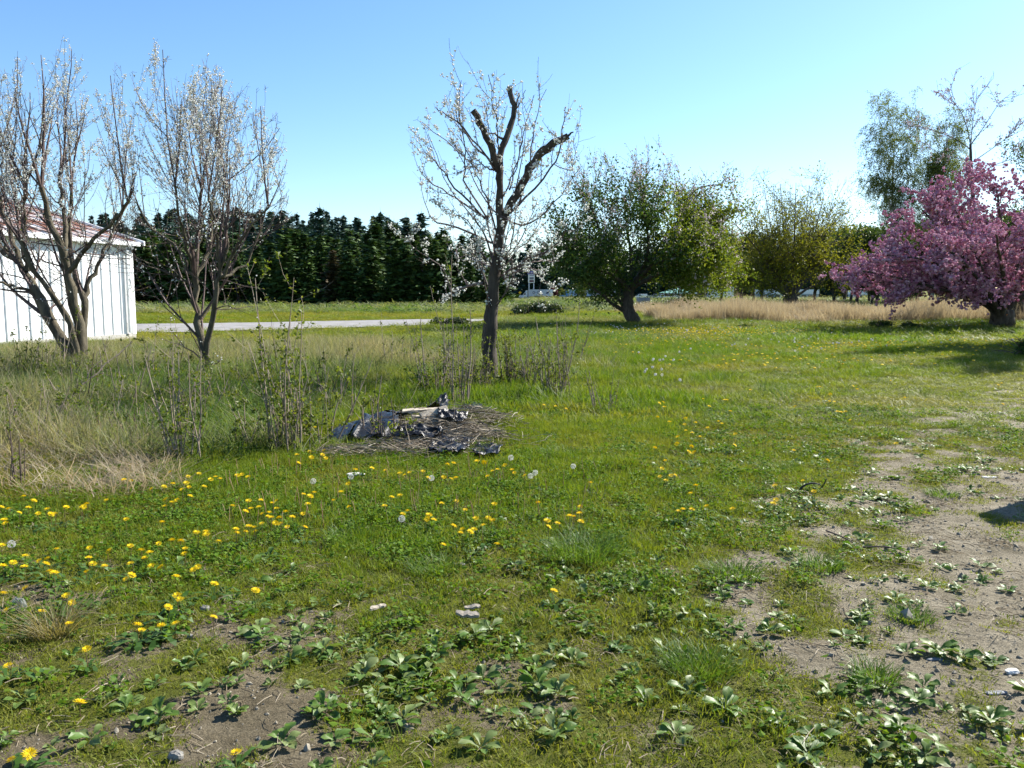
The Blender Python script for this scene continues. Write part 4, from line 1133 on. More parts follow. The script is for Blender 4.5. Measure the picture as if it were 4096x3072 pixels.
for px, yy, q in ((1690, 318, .95), (1740, 300, 1.0), (1640, 250, .7), (1560, 322, 1.0), (1715, 262, .75), (1770, 270, .8), (1480, 330, .95), (1800, 290, .8)):
    clone(s0, (px - 2048) / F * yy, yy, q, r.random() * 6)
s1 = simple_tree("green_tree", "mid-green bushy tree beyond the dry grass", ((3330 - 2048) / F * 104, 104, 0), 10.5, 8.5, 603, M_leaf_mid, leafn=15000, leafs=.3, trunk_r=.22, low=.12, group="bushy green trees beyond the dry grass", fill=.35)
for px, yy, q in ((3420, 98, 1.0), (3500, 106, 1.1), (3580, 96, .9), (3660, 100, 1.1), (3740, 104, 1.2), (3820, 98, 1.1), (3900, 92, 1.1), (3990, 96, 1.1), (4080, 90, 1.1), (4180, 92, 1.1), (4300, 96, 1.2), (2960, 120, 1.15), (3040, 128, 1.1), (3250, 122, 1.15), (3370, 130, 1.3), (3480, 88, .55), (3640, 84, .5), (3780, 82, .55), (2880, 132, 1.1)):
    clone(s1, (px - 2048) / F * yy, yy, q, r.random() * 6)
s2 = simple_tree("spring_tree", "light green young tree standing beyond the maple", ((3395 - 2048) / F * 118, 118, 0), 12, 8, 605, M_leaf_light, leafn=6000, leafs=.3, trunk_r=.2, group="light green trees beyond the maple", fill=.35)
for px, yy, q in ((3470, 112, .9), (3010, 112, .62), (2940, 104, .5), (3560, 118, 1.0)):
    clone(s2, (px - 2048) / F * yy, yy, q, r.random() * 6)
simple_tree("roadside_maple", "round maroon-leaved shrub behind the white truck", ((2212 - 2048) / F * 366, 366, 0), 4.6, 4.4, 607, M_leaf_maroon, leafn=2500, leafs=.35, trunk_r=.12, low=.12, fill=.3, cat="shrub")
simple_tree("golden_shrub", "yellow-green shrub standing on the verge before the blue truck", ((2325 - 2048) / F * 190, 190, 0), 4.6, 4.6, 609, M_leaf_spring, leafn=3500, leafs=.25, trunk_r=.1, low=.1, fill=.3, cat="shrub")
simple_tree("verge_tree", "small yellow-green tree beside the maroon shrub", ((2252 - 2048) / F * 368, 368, 0), 4.2, 4.0, 611, M_leaf_spring, leafn=2200, leafs=.35, trunk_r=.1, low=.15, fill=.3)
# bare-crowned young tree that stands right of the view and throws its shade over the lawn
simple_tree("young_tree", "tall young tree in thin leaf on the open lawn beside the dirt", (21.6, 27.6, 0), 14, 8.5, 613, M_leaf_light, leafn=26000, leafs=.2, trunk_r=.22, low=.55)

# ------------------------------------------------------------------ brambles and bushes on the plot's edge
M_bramble = foliage("bramble_leaf", [(.02, .04, .014), (.035, .065, .018), (.06, .095, .03), (.11, .11, .05)], trans=.25, rough=.4, spec=.35)
def bush(name, label, px, py, wpx, hpx, seed, n=5200, size=.13, mat=M_bramble, group=None, canes=26):
    r = np.random.default_rng(seed)
    g = G(px, py); d = g[1]
    w = wpx / F * d / 2; h = hpx / F * d
    root = empty(name, g)
    cn = [(shoot(r, (w * .7 * r.normal() * .6, w * .4 * r.normal(), 0), (r.normal() * .6, r.normal() * .6, 1), h * (1 + .5 * r.random()), 7, -.14, .12), np.full(7, .008)) for _ in range(canes)]
    b = MB(); tubes(b, cn, 3); b.build("canes", M_twig, root)
    k = 16
    cc = np.stack([(r.random(k) * 2 - 1) * w * .8, (r.random(k) * 2 - 1) * w * .4, h * (.25 + .3 * r.random(k))], 1)
    cc[:, 2] *= 1 - .45 * (np.abs(cc[:, 0]) / w) ** 2
    i = r.integers(0, k, n)
    u = unit(r.normal(size=(n, 3))) * (r.random((n, 1)) ** .33)
    q = cc[i] + u * np.array([w * .34, w * .3, h * .42]) * (.7 + .6 * r.random((n, 1)))
    q = q[q[:, 2] > 0]
    m = MB(); leaves(m, q, size * (.6 + .8 * r.random(len(q))), r, aspect=.75); m.build("foliage", mat, root)
    tag(root, label, "bush", group)
bush("bramble_bush", "dark leafy bramble mound left of the apple trunk", 2150, 1265, 190, 62, 701)
bush("bramble_bush", "wide dark bramble thicket between the apple tree and the maple", 2680, 1245, 270, 56, 702, 8000)
bush("bramble_bush", "low bramble hump in the dry grass under the maple", 3130, 1252, 120, 40, 703, 3000)
bush("bramble_bush", "dusky bramble patch beside the gravel lane end", 1800, 1305, 170, 38, 704, 3600, .1)
bush("bramble_bush", "small bramble tangle in the grass beyond the apple trunk", 2380, 1235, 150, 34, 705, 3200, .14)
bush("bramble_bush", "dark bramble clump in the dry grass under the pink cherry", 3400, 1258, 150, 45, 706, 3600)
bush("lilac_bush", "leafy bush at the edge of the lawn beyond the gravel patch", 4110, 1430, 90, 90, 707, 2500, .05, M_leaf_apple)
bush("low_weed_clump", "dark green clump of weeds at the lawn's edge", 2980, 1318, 80, 22, 708, 900, .09, M_leaf_mid, "weed clumps along the dry grass")
bush("low_weed_clump", "dark green clump of weeds at the lawn's edge", 3520, 1308, 90, 30, 709, 1200, .09, M_leaf_mid, "weed clumps along the dry grass")
bush("low_weed_clump", "dark green clump of weeds at the lawn's edge", 3640, 1312, 90, 24, 710, 1200, .09, M_leaf_mid, "weed clumps along the dry grass")

# ------------------------------------------------------------------ along the highway
M_paint_w = plain("white_vehicle_paint", (.75, .76, .78), .35, spec=.5)
M_paint_b = plain("blue_vehicle_paint", (.05, .25, .55), .3, spec=.5)
M_trailer = plain("trailer_skin", (.55, .57, .62), .45)
M_trailer_b = plain("pale_blue_trailer_skin", (.32, .45, .58), .45)
M_tyre = plain("tyre_rubber", (.02, .02, .022), .8)
M_rim = plain("wheel_rim", (.5, .5, .52), .35, .6)
M_glass = plain("dark_glass", (.03, .045, .06), .08, spec=.8)
M_dark = plain("dark_mark", (.06, .07, .12), .6)
M_lamp = plain("lamp_lens", (.7, .65, .55), .2)
def wheel(root, x, y, r_):
    a = np.arange(16) * 2 * math.pi / 16
    pr = [(x + r_ * math.cos(q), r_ + r_ * math.sin(q)) for q in a]
    v, s_, c0, c1 = prism(pr, y, y + .28); m = MB(); m.add(v, s_); m.add(v, c0); m.add(v, c1); t = m.build("wheel", M_tyre, root)
    pr = [(x + r_ * .55 * math.cos(q), r_ + r_ * .55 * math.sin(q)) for q in a]
    v, s_, c0, c1 = prism(pr, y - .02, y + .1); m = MB(); m.add(v, s_); m.add(v, c0); m.add(v, c1); m.build("rim", M_rim, t)
def slab(root, name, prof, y0, y1, mat):
    v, s_, c0, c1 = prism(prof, y0, y1); m = MB(); m.add(v, s_); m.add(v, c0); m.add(v, c1); return m.build(name, mat, root)
def road_z(x, y): return float(height(x, y)) + .16
def semi(px, d, label, cabmat, trmat, marks, trailer_len=10.2):
    x = (px - 2048) / F * d
    root = empty("semi_truck", (x, d, road_z(x, d)))
    # nose at x = 0, pointing left
    slab(root, "cab", [(0, .6), (.05, 1.35), (1.7, 1.6), (2.1, 2.55), (3.5, 2.75), (3.5, .6)], -1.15, 1.15, cabmat)
    slab(root, "sleeper", [(2.55, 2.78), (2.9, 3.55), (3.5, 3.6), (3.5, 2.78)], -1.1, 1.1, cabmat)
    slab(root, "windscreen", [(1.72, 1.66), (2.05, 2.5), (2.02, 2.52), (1.68, 1.67)], -1.0, 1.0, M_glass)
    slab(root, "side_window", [(1.95, 1.75), (2.2, 2.4), (2.8, 2.45), (2.8, 1.75)], -1.17, -1.152, M_glass)
    slab(root, "bumper", [(-.1, .35), (-.1, .65), (.3, .65), (.3, .35)], -1.15, 1.15, M_rim)
    slab(root, "exhaust_stack", [(3.55, .9), (3.55, 3.7), (3.68, 3.7), (3.68, .9)], -1.0, -.87, M_rim)
    for q in (-.95, .75): slab(root, "headlight", [(-.02, .8), (-.03, 1.1), (.03, 1.1), (.03, .8)], q, q + .2, M_lamp)
    t0 = 3.95
    t = slab(root, "trailer", [(t0, 1.15), (t0, 3.95), (t0 + trailer_len, 3.95), (t0 + trailer_len, 1.15)], -1.28, 1.28, trmat)
    slab(root, "trailer_frame", [(t0 + .3, .85), (t0 + .3, 1.14), (t0 + trailer_len - .2, 1.14), (t0 + trailer_len - .2, .85)], -.6, .6, M_tyre)
    slab(t, "rear_corner_post", [(t0 + trailer_len - .95, 1.2), (t0 + trailer_len - .95, 3.9), (t0 + trailer_len - .1, 3.9), (t0 + trailer_len - .1, 1.2)], -1.30, -1.285, M_paint_w)
    if marks:           # the lettering on the trailer's side: two rings, loops and a slanted flag
        for cx_, cz, rr in ((t0 + 2.2, 2.7, .5), (t0 + 4.1, 2.75, .5)):
            a = np.linspace(0, 6.283, 15); m = MB(); tube(m, np.stack([cx_ + rr * np.cos(a) * .8, np.full(15, -1.31), cz + rr * np.sin(a)], 1), .09, 4); m.build("lettering", M_dark, t)
        slab(t, "lettering", [(t0 + 2.9, 2.65), (t0 + 2.9, 2.85), (t0 + 3.3, 2.85), (t0 + 3.3, 2.65)], -1.31, -1.285, M_dark)
        slab(t, "lettering", [(t0 + 4.7, 2.3), (t0 + 5.6, 2.9), (t0 + 5.7, 2.8), (t0 + 4.8, 2.2)], -1.31, -1.285, M_dark)
        slab(t, "lettering", [(t0 + 7.2, 2.2), (t0 + 7.9, 3.2), (t0 + 8.9, 3.2), (t0 + 8.2, 2.2)], -1.31, -1.285, M_dark)
    for wx in (.55, 2.75, 3.6, t0 + trailer_len - 2.4, t0 + trailer_len - 1.2):
        for wy in (-1.25, .97): wheel(root, wx, wy, .5)
    tag(root, label, "truck")
semi(2076, 350, "white semi truck with dark lettering on its grey trailer, on the highway", M_paint_w, M_trailer, True)
semi(2236, 350, "blue-cabbed semi truck with a pale blue trailer on the highway", M_paint_b, M_trailer_b, False, 11)
semi(2338, 362, "white semi truck half hidden behind the apple trunk", M_paint_w, plain("white_trailer_skin", (.6, .62, .68), .45), False, 9.5)
def car(px, d, label, kind, mat, flip=False, group=None):
    x = (px - 2048) / F * d
    root = empty({"pickup": "pickup_truck", "sedan": "parked_car", "van": "parked_van"}[kind], (x, d, road_z(x, d)))
    if kind == "pickup":
        L_ = 5.5; body = [(0, .45), (.05, 1.0), (1.35, 1.12), (3.3, 1.1), (L_, 1.1), (L_, .5), (L_ - .1, .42)]; cabin = [(1.3, 1.1), (1.95, 1.82), (3.2, 1.84), (3.4, 1.1)]
        win = [[(1.6, 1.15), (2.02, 1.73), (2.45, 1.74), (2.45, 1.15)], [(2.55, 1.15), (2.55, 1.74), (3.1, 1.74), (3.22, 1.15)]]
    elif kind == "sedan":
        L_ = 4.6; body = [(0, .4), (.05, .8), (1.2, .95), (3.7, .98), (L_, .9), (L_, .45)]; cabin = [(1.15, .94), (1.9, 1.45), (3.2, 1.46), (3.85, .96)]
        win = [[(1.45, 1.0), (1.95, 1.38), (2.5, 1.39), (2.5, 1.0)], [(2.6, 1.0), (2.6, 1.39), (3.1, 1.38), (3.55, 1.0)]]
    else:
        L_ = 5.2; body = [(0, .45), (.05, .95), (.9, 1.15), (L_, 1.15), (L_, .45)]; cabin = [(.85, 1.14), (1.6, 2.05), (L_ - .02, 2.1), (L_ - .02, 1.14)]
        win = [[(1.2, 1.2), (1.7, 1.9), (2.3, 1.92), (2.3, 1.2)]]
    slab(root, "body", body, -.92, .92, mat); slab(root, "cabin", cabin, -.82, .82, mat)
    for q in win: slab(root, "window", q, -.845, -.822, M_glass)
    c_ = cabin; slab(root, "windscreen", [(c_[0][0] + .02, c_[0][1] + .04), (c_[1][0] - .04, c_[1][1] - .05), (c_[1][0] - .09, c_[1][1] - .04), (c_[0][0] - .04, c_[0][1] + .05)], -.74, .74, M_glass)
    for q in (-.85, .6): slab(root, "headlight", [(-.02, .65), (-.02, .82), (.06, .82), (.06, .65)], q, q + .25, M_lamp)
    for wx in (.95, L_ - 1.1):
        for wy in (-.96, .72): wheel(root, wx, wy, .36)
    if flip: root.rotation_euler = (0, 0, math.pi); root.location.x += L_
    tag(root, label, "car" if kind != "pickup" else "pickup", group)
car(2622, 346, "white pickup truck by the bramble thicket on the highway", "pickup", M_paint_w)
car(2678, 356, "white car right behind the pickup's tail", "sedan", M_paint_w)
M_paint_g = plain("grey_vehicle_paint", (.18, .2, .23), .3, spec=.5); M_paint_t = plain("teal_vehicle_paint", (.05, .2, .2), .3, spec=.5)
car(2538, 366, "white van parked just right of the apple trunk", "van", M_paint_w)
car(2573, 368, "teal car parked beside the white van", "sedan", M_paint_t)
car(2596, 370, "dark grey van parked near the pickup", "van", M_paint_g)
car(2432, 364, "blue car glimpsed through the apple tree's fork", "sedan", M_paint_b)
car(2745, 362, "grey car parked before the green-roofed building", "sedan", M_paint_g)

M_brown = surf("brown_siding", (.06, .04, .035), (.09, .06, .05), scale=1, rough=.8, bump=.1)
M_greenroof = surf("green_metal_roof", (.16, .36, .29), (.22, .44, .36), scale=1, rough=.5, bump=.05)
M_brick = surf("brown_block", (.075, .045, .045), (.11, .065, .06), scale=.8, rough=.9, bump=.1)
M_bwhite = surf("white_wall", (.66, .68, .7), (.76, .77, .78), scale=.5, rough=.7, bump=.05)
M_logo = plain("green_emblem", (.05, .17, .12), .5)
def hip_building():
    d = 392; x0 = (2650 - 2048) / F * d; w = 135 / F * d
    z = float(height(x0 + w / 2, d))
    root = empty("green_roofed_building", (x0, d, z))
    MB().add(*box(.8, w - .8, 0.8, 11, -.2, 2.9)).build("wall", M_brown, root)
    m = MB(); v = [(0, 0, 2.6), (w, 0, 2.6), (w, 12, 2.6), (0, 12, 2.6), (w * .42, 6, 5.1), (w * .58, 6, 5.1)]
    m.add(v, [[0, 1, 5, 4], [2, 3, 4, 5]]); m.add(v, [[1, 2, 5], [3, 0, 4]]); m.build("roof", M_greenroof, root)
    MB().add(*box(-.05, w + .05, -.12, -.02, 2.25, 2.7)).build("fascia", plain("fascia", (.45, .55, .52)), root)
    MB().add(*box(w * .78, w * 1.0, -.16, -.13, 2.2, 2.85)).build("sign_board", M_bwhite, root)
    for i in range(4):
        f = MB().add(*box(2 + i * 2.9, 3.8 + i * 2.9, .74, .79, .9, 2.1)).build("window", M_glass, root)
    MB().add(*box(w * .82, w * .82 + 1.1, .72, .79, 0, 2.1)).build("door", M_dark, root)
    tag(root, "low brown building under a pale green hipped roof by the highway", "building")
hip_building()
def warehouse():
    d = 408; xa = (2768 - 2048) / F * d; xb = (2824 - 2048) / F * d; xc = (2930 - 2048) / F * d
    z = float(height(xb, d)); root = empty("warehouse", (xa, d, z))
    w1, w2 = xb - xa, xc - xa
    MB().add(*box(0, w1, 0, 14, -.2, 5.9)).build("brown_wall", M_brick, root)
    MB().add(*box(w1 + .004, w2, .02, 14, -.2, 5.7)).build("white_wall", M_bwhite, root)
    MB().add(*box(-.1, w2 + .1, -.12, 14.1, 5.905, 6.2)).build("roof_edge", M_trim, root)
    for i in range(1, 5):
        q = w1 + (w2 - w1) * i / 5; MB().add(*box(q, q + .12, -.03, .015, 0, 5.65)).build("panel_joint", M_trim, root)
    for q in (w1 * .45, w1 + 1.2): 
        MB().add(*box(q, q + 1.0, 3, 4, 6.2, 7.3)).build("roof_vent", M_bwhite, root)
    a = np.linspace(0, 6.283, 21); q = MB(); tube(q, np.stack([w1 * .6 + 1.25 * np.cos(a), np.full(21, -.06), 3.9 + 1.25 * np.sin(a)], 1), .16, 5); em = q.build("round_emblem", M_logo, root)
    for k in range(3):
        MB().add(*box(w1 * .6 - .9, w1 * .6 + .9, -.12, -.02, 3.3 + k * .5, 3.55 + k * .5)).build("emblem_bar", M_logo, em)
    tag(root, "flat-roofed brown and white warehouse with a round green emblem", "building")
    # railing in front
    rl = empty("railing", (xa + 3.5, d - 8, float(height(xa, d - 8))))
    MB().add(*box(0, 13, -.04, .04, 1.25, 1.35)).build("top_rail", M_trim, rl); MB().add(*box(0, 13, -.04, .04, .3, .38)).build("bottom_rail", M_trim, rl)
    me = MB().add(*box(-.04, .04, -.03, .03, 0, 1.25)).mesh("baluster", M_trim)
    for k in range(27): obj("baluster", me, rl, (.04 + k * .495, 0, 0))
    tag(rl, "pale metal railing running before the warehouse", "railing")
warehouse()
def long_building(pxa, pxb, d, h, label):
    xa = (pxa - 2048) / F * d; w = (pxb - pxa) / F * d; z = float(height(xa, d))
    root = empty("long_white_building", (xa, d, z))
    MB().add(*box(0, w, 0, 9, -.3, h * .55)).build("lower_wall", plain("grey_wall", (.25, .33, .36)), root)
    MB().add(*box(-.1, w + .1, -.15, 9, h * .552, h)).build("roof_band", M_bwhite, root)
    n = int(w / 2.6)
    me = MB().add(*box(.3, 2.1, -.06, -.005, h * .1, h * .45)).mesh("window", M_glass)
    for i in range(n): obj("window", me, root, (i * 2.6 + .1, 0, 0))
    tag(root, label, "building")
long_building(3040, 3268, 330, 4.0, "long low white-banded building glimpsed behind the maple trunk")
long_building(3420, 3530, 330, 3.6, "low white-roofed building glimpsed under the pink cherry's boughs")
def hidden_house(pxa, pxb, d, h, label, dep=4):
    xa = (pxa - 2048) / F * d; w = (pxb - pxa) / F * d; z = float(height(xa, d))
    root = empty("small_outbuilding", (xa, d, z))
    MB().add(*box(0, w, 0, dep, -.2, h)).build("wall", M_bwhite, root)
    m = MB(); v, s_, c0, c1 = prism([(-.3, h + .004), (w + .3, h + .004), (w / 2, h + w * .22)], -.3, dep + .3); m.add(v, s_); m.add(v, c0); m.add(v, c1); m.build("roof", M_trim, root)
    MB().add(*box(w * .4, w * .4 + .9, -.05, -.004, 0, 2.0)).build("door", M_dark, root)
    tag(root, label, "building")
hidden_house(1290, 1368, 96, 1.7, "small white outbuilding peeping out under the conifer row")
hidden_house(1545, 1590, 97, 1.3, "tiny pale outbuilding under the darkest conifers")
def pole_sign():
    d = 372; xa = (2112 - 2048) / F * d; z = float(height(xa, d)); s = d / F
    root = empty("roadside_sign", (xa, d, z)); w = 26 * s; zz = lambda py: CAMH + (1172 - py) * s - z
    for q in (.12 * w, .86 * w): tube_ = MB(); tube(tube_, [(q, 0, -.2), (q, 0, zz(1133))], .17, 8); tube_.build("post", plain("blue_white_post", (.45, .55, .72), .4), root)
    b = MB().add(*box(0, w, -.25, .25, zz(1132), zz(1099))).build("sign_board", plain("cream_sign", (.74, .72, .66), .5), root)
    for y0, y1, c in ((1129, 1121, (.13, .05, .06)), (1116, 1110, (.1, .1, .14)), (1104, 1101, (.2, .2, .28))):
        MB().add(*box(w * .2, w * .86, -.29, -.255, zz(y0), zz(y1))).build("sign_panel", plain("sign_dark", c, .5), b)
    for q0, q1 in ((.24, .32), (.34, .39), (.41, .5), (.53, .6), (.62, .68), (.7, .8)):
        MB().add(*box(w * q0, w * q1, -.31, -.292, zz(1121) + .25, zz(1116) - .1)).build("lettering", M_dark, b)
    t = MB(); v, s_, c0, c1 = prism([(-.15 * w, zz(1098)), (1.12 * w, zz(1098)), (.85 * w, zz(1088)), (.5 * w, zz(1084)), (.12 * w, zz(1088))], -.3, .3); t.add(v, s_); t.add(v, c0); t.add(v, c1); t.build("domed_top", plain("violet_cap", (.2, .18, .42), .5), root)
    tag(root, "tall roadside sign on two blue-white posts with a domed violet top", "sign")
pole_sign()
def second_sign():
    d = 366; xa = (2688 - 2048) / F * d; z = float(height(xa, d)); s = d / F
    root = empty("roadside_sign", (xa, d, z)); zz = lambda py: CAMH + (1172 - py) * s - z
    for q in (0, 13 * s): tube_ = MB(); tube(tube_, [(q, 0, -.2), (q, 0, zz(1138))], .2, 8); tube_.build("post", M_dark, root)
    b = MB().add(*box(-2 * s, 21 * s, -.25, .25, zz(1137), zz(1125))).build("sign_board", M_bwhite, root)
    MB().add(*box(3 * s, 18 * s, -.29, -.255, zz(1134), zz(1131))).build("lettering", M_dark, b)
    t = MB(); v, s_, c0, c1 = prism([(-3 * s, zz(1124)), (8 * s, zz(1124)), (2 * s, zz(1119))], -.2, .2); t.add(v, s_); t.add(v, c0); t.add(v, c1); t.build("crest", M_bwhite, root)
    tag(root, "white roadside sign on two dark posts before the green-roofed building", "sign")
second_sign()
def utility_pole(px, d, top_py, label):
    x = (px - 2048) / F * d; z = float(height(x, d)); root = empty("utility_pole", (x, d, z)); h = CAMH + (1172 - top_py) / F * d - z
    m = MB(); tube(m, [(0, 0, -.3), (0, 0, h)], [.2, .13], 8); m.build("post", M_bark_birch, root)
    MB().add(*box(-1.2, 1.2, -.07, .07, h - .9, h - .75)).build("crossarm", M_bark_birch, root)
    for q in (-1.0, -.5, .5, 1.0):
        m = MB(); tube(m, [(q, 0, h - .75), (q, 0, h - .5)], .05, 6); m.build("insulator", M_trim, root)
    tag(root, label, "pole")
utility_pole(2816, 398, 1108, "thin utility pole with a crossarm before the warehouse")
utility_pole(3097, 340, 1098, "utility pole seen through the maple's limbs")
utility_pole(2412, 372, 1140, "short utility pole behind the apple tree's limbs")
def road_sign():
    d = 340; x = (2080 - 2048) / F * d; z = float(height(x, d)); root = empty("road_warning_sign", (x, d, z))
    m = MB(); tube(m, [(0, 0, -.2), (0, 0, 2.9)], .06, 6); m.build("post", M_trim, root)
    slab(root, "diamond_plate", [(0, 2.1), (.65, 2.75), (0, 3.4), (-.65, 2.75)], -.11, -.07, plain("sign_yellow", (.75, .45, .03), .5))
    tag(root, "small yellow diamond road sign ahead of the white truck", "road sign")
road_sign()
def dish():
    d = 70; p = W(2572, 1199, d); z = float(height(p[0], d)); root = empty("old_trailer_hitch_board", (p[0], d, z))
    m = MB()
    n = 12; a = np.linspace(-1.2, 1.2, n)
    R_ = .62
    v = [(R_ * math.sin(q), -.25 * math.cos(q), .35 + h_) for h_ in (0, .75) for q in a]
    m.add(v, [[i, i + 1, n + i + 1, n + i] for i in range(n - 1)]); m.build("curved_panel", M_paint_g, root, smooth=True)
    for q in (-.45, .45):
        t = MB(); tube(t, [(q, .02, 0), (q * .95, -.05, .5)], .03, 5); t.build("leg", M_trim, root)
    root.name = "curved_metal_panel"
    tag(root, "curved grey metal panel on legs in the grass by the apple trunk", "panel")
dish()
# ------------------------------------------------------------------ saplings and suckers in the rough grass
M_stem = surf("sapling_stem", (.14, .10, .07), (.30, .25, .19), scale=4, rough=.75, bump=0)
M_stem_d = surf("dark_sapling_stem", (.05, .035, .028), (.12, .09, .07), scale=4, rough=.8, bump=0)
M_sapleaf = foliage("sapling_leaf", [(.07, .11, .015), (.11, .15, .02), (.16, .19, .03)], trans=.5)
def sapling(name, label, px, py, top, n, spread, seed, leafy=1.0, twigs=3.0, mat=None, lean=0.0, thick=.0085, splay=.10, cat="sapling"):
    r = np.random.default_rng(seed)
    g = G(px, py); d = g[1]; H = (py - top) / F * d; w = spread / F * d / 2
    root = empty(name, g - np.array([0, 0, .02]))
    st = []
    for i in range(n):
        h = H * (1 - .72 * r.random() ** .8 if i else 1)
        a = r.random() * 6.283; q = w * .75 * math.sqrt(r.random())
        p0 = np.array([q * math.cos(a), q * math.sin(a) * .8, -.02])
        dd = np.array([math.cos(a) * w / max(H, .1) * .5 + lean, math.sin(a) * w / max(H, .1) * .6, 1.0]) + splay * r.normal(size=3) * [1, 1, 0]
        rad = thick * (.6 + .7 * r.random())
        s_ = shoot(r, p0, dd, h, 9, .03, .045)
        st.append((s_, np.linspace(rad, rad * .35, 9)))
    tw = offspring(r, st, twigs, (.2, .95), (30, 70), (H * .08, H * .26), (.4, .6), .08, .12, 5, .0018)
    for s_ in st:
        m = MB(); tube(m, s_[0], s_[1], 5); m.build("stem", mat or M_stem, root)
    m = MB(); tubes(m, tw, 3); m.build("twigs", mat or M_stem, root)
    c = clusters(r, tw, 9 * leafy, 2.8, .02)
    c2 = clusters(r, st, 5 * leafy, 2.2, .018)
    lv = np.concatenate([c, c2])
    if len(lv):
        m = MB(); leaves(m, lv, .042 * (.6 + .7 * r.random(len(lv))), r, aspect=.6); m.build("leaves", M_sapleaf, root)
    tag(root, label, cat)
SAP = [
 (60, 1960, 1640, 3, 90, .3, "dark thin bare shoots standing at the edge of the dead grass", M_stem_d),
 (120, 1780, 1500, 6, 160, .7, "low leafing shrub by the fallen grey branches", None),
 (250, 1700, 1490, 7, 200, .9, "leafing twiggy shrub in front of the many-stemmed plum", None),
 (395, 1710, 1440, 11, 260, 1.2, "dense leafing thicket of shoots between the two plum trees", None),
 (520, 1660, 1300, 6, 150, .6, "tall thin shoots left of the slender plum's trunk", None),
 (590, 1560, 1250, 5, 140, .4, "wispy shoots standing before the shed corner", None),
 (745, 1850, 1310, 9, 190, .5, "clump of pale bare-stemmed shoots rooted behind the dandelions", None),
 (900, 1640, 1390, 5, 130, .6, "small leafing shoots right of the slender plum", None),
 (1170, 1815, 1010, 10, 230, .8, "tallest leafing sapling clump beside the black plastic", None),
 (1240, 1790, 1330, 8, 260, 1.0, "bushy leafing sapling clump at the black plastic's end", None),
 (1330, 1650, 1400, 4, 110, .5, "thin shoots growing behind the plastic heap", None),
 (1405, 1700, 1330, 1, 20, .15, "single tall bare stem rising behind the plastic heap", None),
 (1570, 1790, 1540, 7, 160, .5, "dark twiggy shoots growing up through the plastic heap", M_stem_d),
 (1480, 1720, 1470, 3, 90, .6, "small leafing shoots beside the single tall stem", None),
 (1745, 1590, 1330, 10, 170, .8, "leafing suckers left of the cut-back tree", None),
 (1840, 1620, 1150, 6, 90, .5, "tall pale suckers close before the cut-back trunk", None),
 (1900, 1560, 1370, 12, 150, 1.0, "thick leafing suckers at the cut-back trunk's foot", None),
 (2060, 1545, 1340, 14, 140, 1.0, "thick brownish suckers on the shaded foot of the trunk", None),
 (2230, 1590, 1280, 9, 150, .9, "leafing sucker clump standing apart in the lush grass", None),
 (2150, 1560, 1360, 5, 110, .7, "slight suckers between trunk and lush grass", None),
 (2410, 1645, 1450, 6, 130, .6, "small lone shrub at the edge of the lawn", None),
 (2280, 1460, 1290, 5, 120, .4, "thin shoots far out in the lush grass", None),
 (1010, 1500, 1310, 5, 120, .3, "pale dry shoots in the tall straw grass", None),
 (1600, 1480, 1270, 5, 120, .5, "thin shoots in the green grass behind the suckers", None),
]
for i, (px, py, top, n, sp, lf, lab, mt) in enumerate(SAP):
    near_trunk = 1680 < px < 2300
    if near_trunk: top = py - (py - top) * 1.3
    sapling("sapling", lab, px, py, top, int(n * (2.4 if near_trunk else 1.5) + .5), sp * 1.15, 800 + i, lf * 1.2, 3.0, mt, thick=.0105 if near_trunk else .0085)
rs = np.random.default_rng(880)
for i in range(40):
    px, py = 20 + 1330 * rs.random(), 1490 + 330 * rs.random() ** 1.2
    if 1250 < px and py > 1640: continue
    sapling("sapling", "thin leafing shoots lost in the rough grass round the plum trees", px, py, py - 130 - 170 * rs.random(), int(rs.integers(5, 10)), 130 + 120 * rs.random(), 900 + i, .6 + .7 * rs.random(), 3.2, M_stem_d if rs.random() < .3 else None, splay=.22)
for o in [q for q in COL.objects if q.parent is None and q.get("label", "").startswith("thin leafing shoots lost")]: o["group"] = "shoots in the rough grass"
# fallen grey branches at the left
def fallen(px0, py0, px1, py1, rise, seed, label, name="fallen_branch", thick=.014, mat=None):
    r = np.random.default_rng(seed)
    a, b = G(px0, py0), G(px1, py1); root = empty(name, a)
    b = b - a; b[2] += rise
    q = spline([np.zeros(3) + [0, 0, .02], b * .5 + [0, 0, .05], b], 10); q[1:-1] += .015 * r.normal(size=(8, 3))
    m = MB(); tube(m, q, np.linspace(thick, thick * .4, 10), 6); m.build("stem", mat or M_deadwood, root)
    tw = offspring(r, [(q, np.linspace(thick, thick * .4, 10))], 9, (.2, 1), (25, 60), (.15, .6), (.4, .6), .05, .12, 5, .002)
    for s_ in tw:
        m = MB(); tube(m, s_[0], s_[1], 3); m.build("twig", mat or M_deadwood, root)
    tag(root, label, "branch")
fallen(110, 1790, 540, 1560, .75, 851, "grey dead branch propped up across the leafing shrubs")
fallen(160, 1770, 420, 1570, .5, 852, "shorter dead branch lying beside the propped grey one")
fallen(1900, 1735, 2010, 1775, .0, 853, "crooked dead branch sticking out of the straw heap", thick=.012)
fallen(1440, 1790, 1600, 1700, .18, 855, "dead grey stem lying over the main black sheet", thick=.009)
fallen(1500, 1700, 1700, 1670, .12, 856, "pale dead stem arching over the back of the heap", thick=.007, mat=M_stem)
fallen(1700, 1720, 1900, 1790, .08, 857, "brown dead stem crossing the straw heap", thick=.008)
fallen(1560, 1830, 1760, 1800, .06, 858, "pale dead stem along the front of the straw heap", thick=.006, mat=M_stem)
fallen(1230, 1600, 1160, 1790, .1, 854, "thin bent dead twig by the tallest sapling clump", thick=.007)

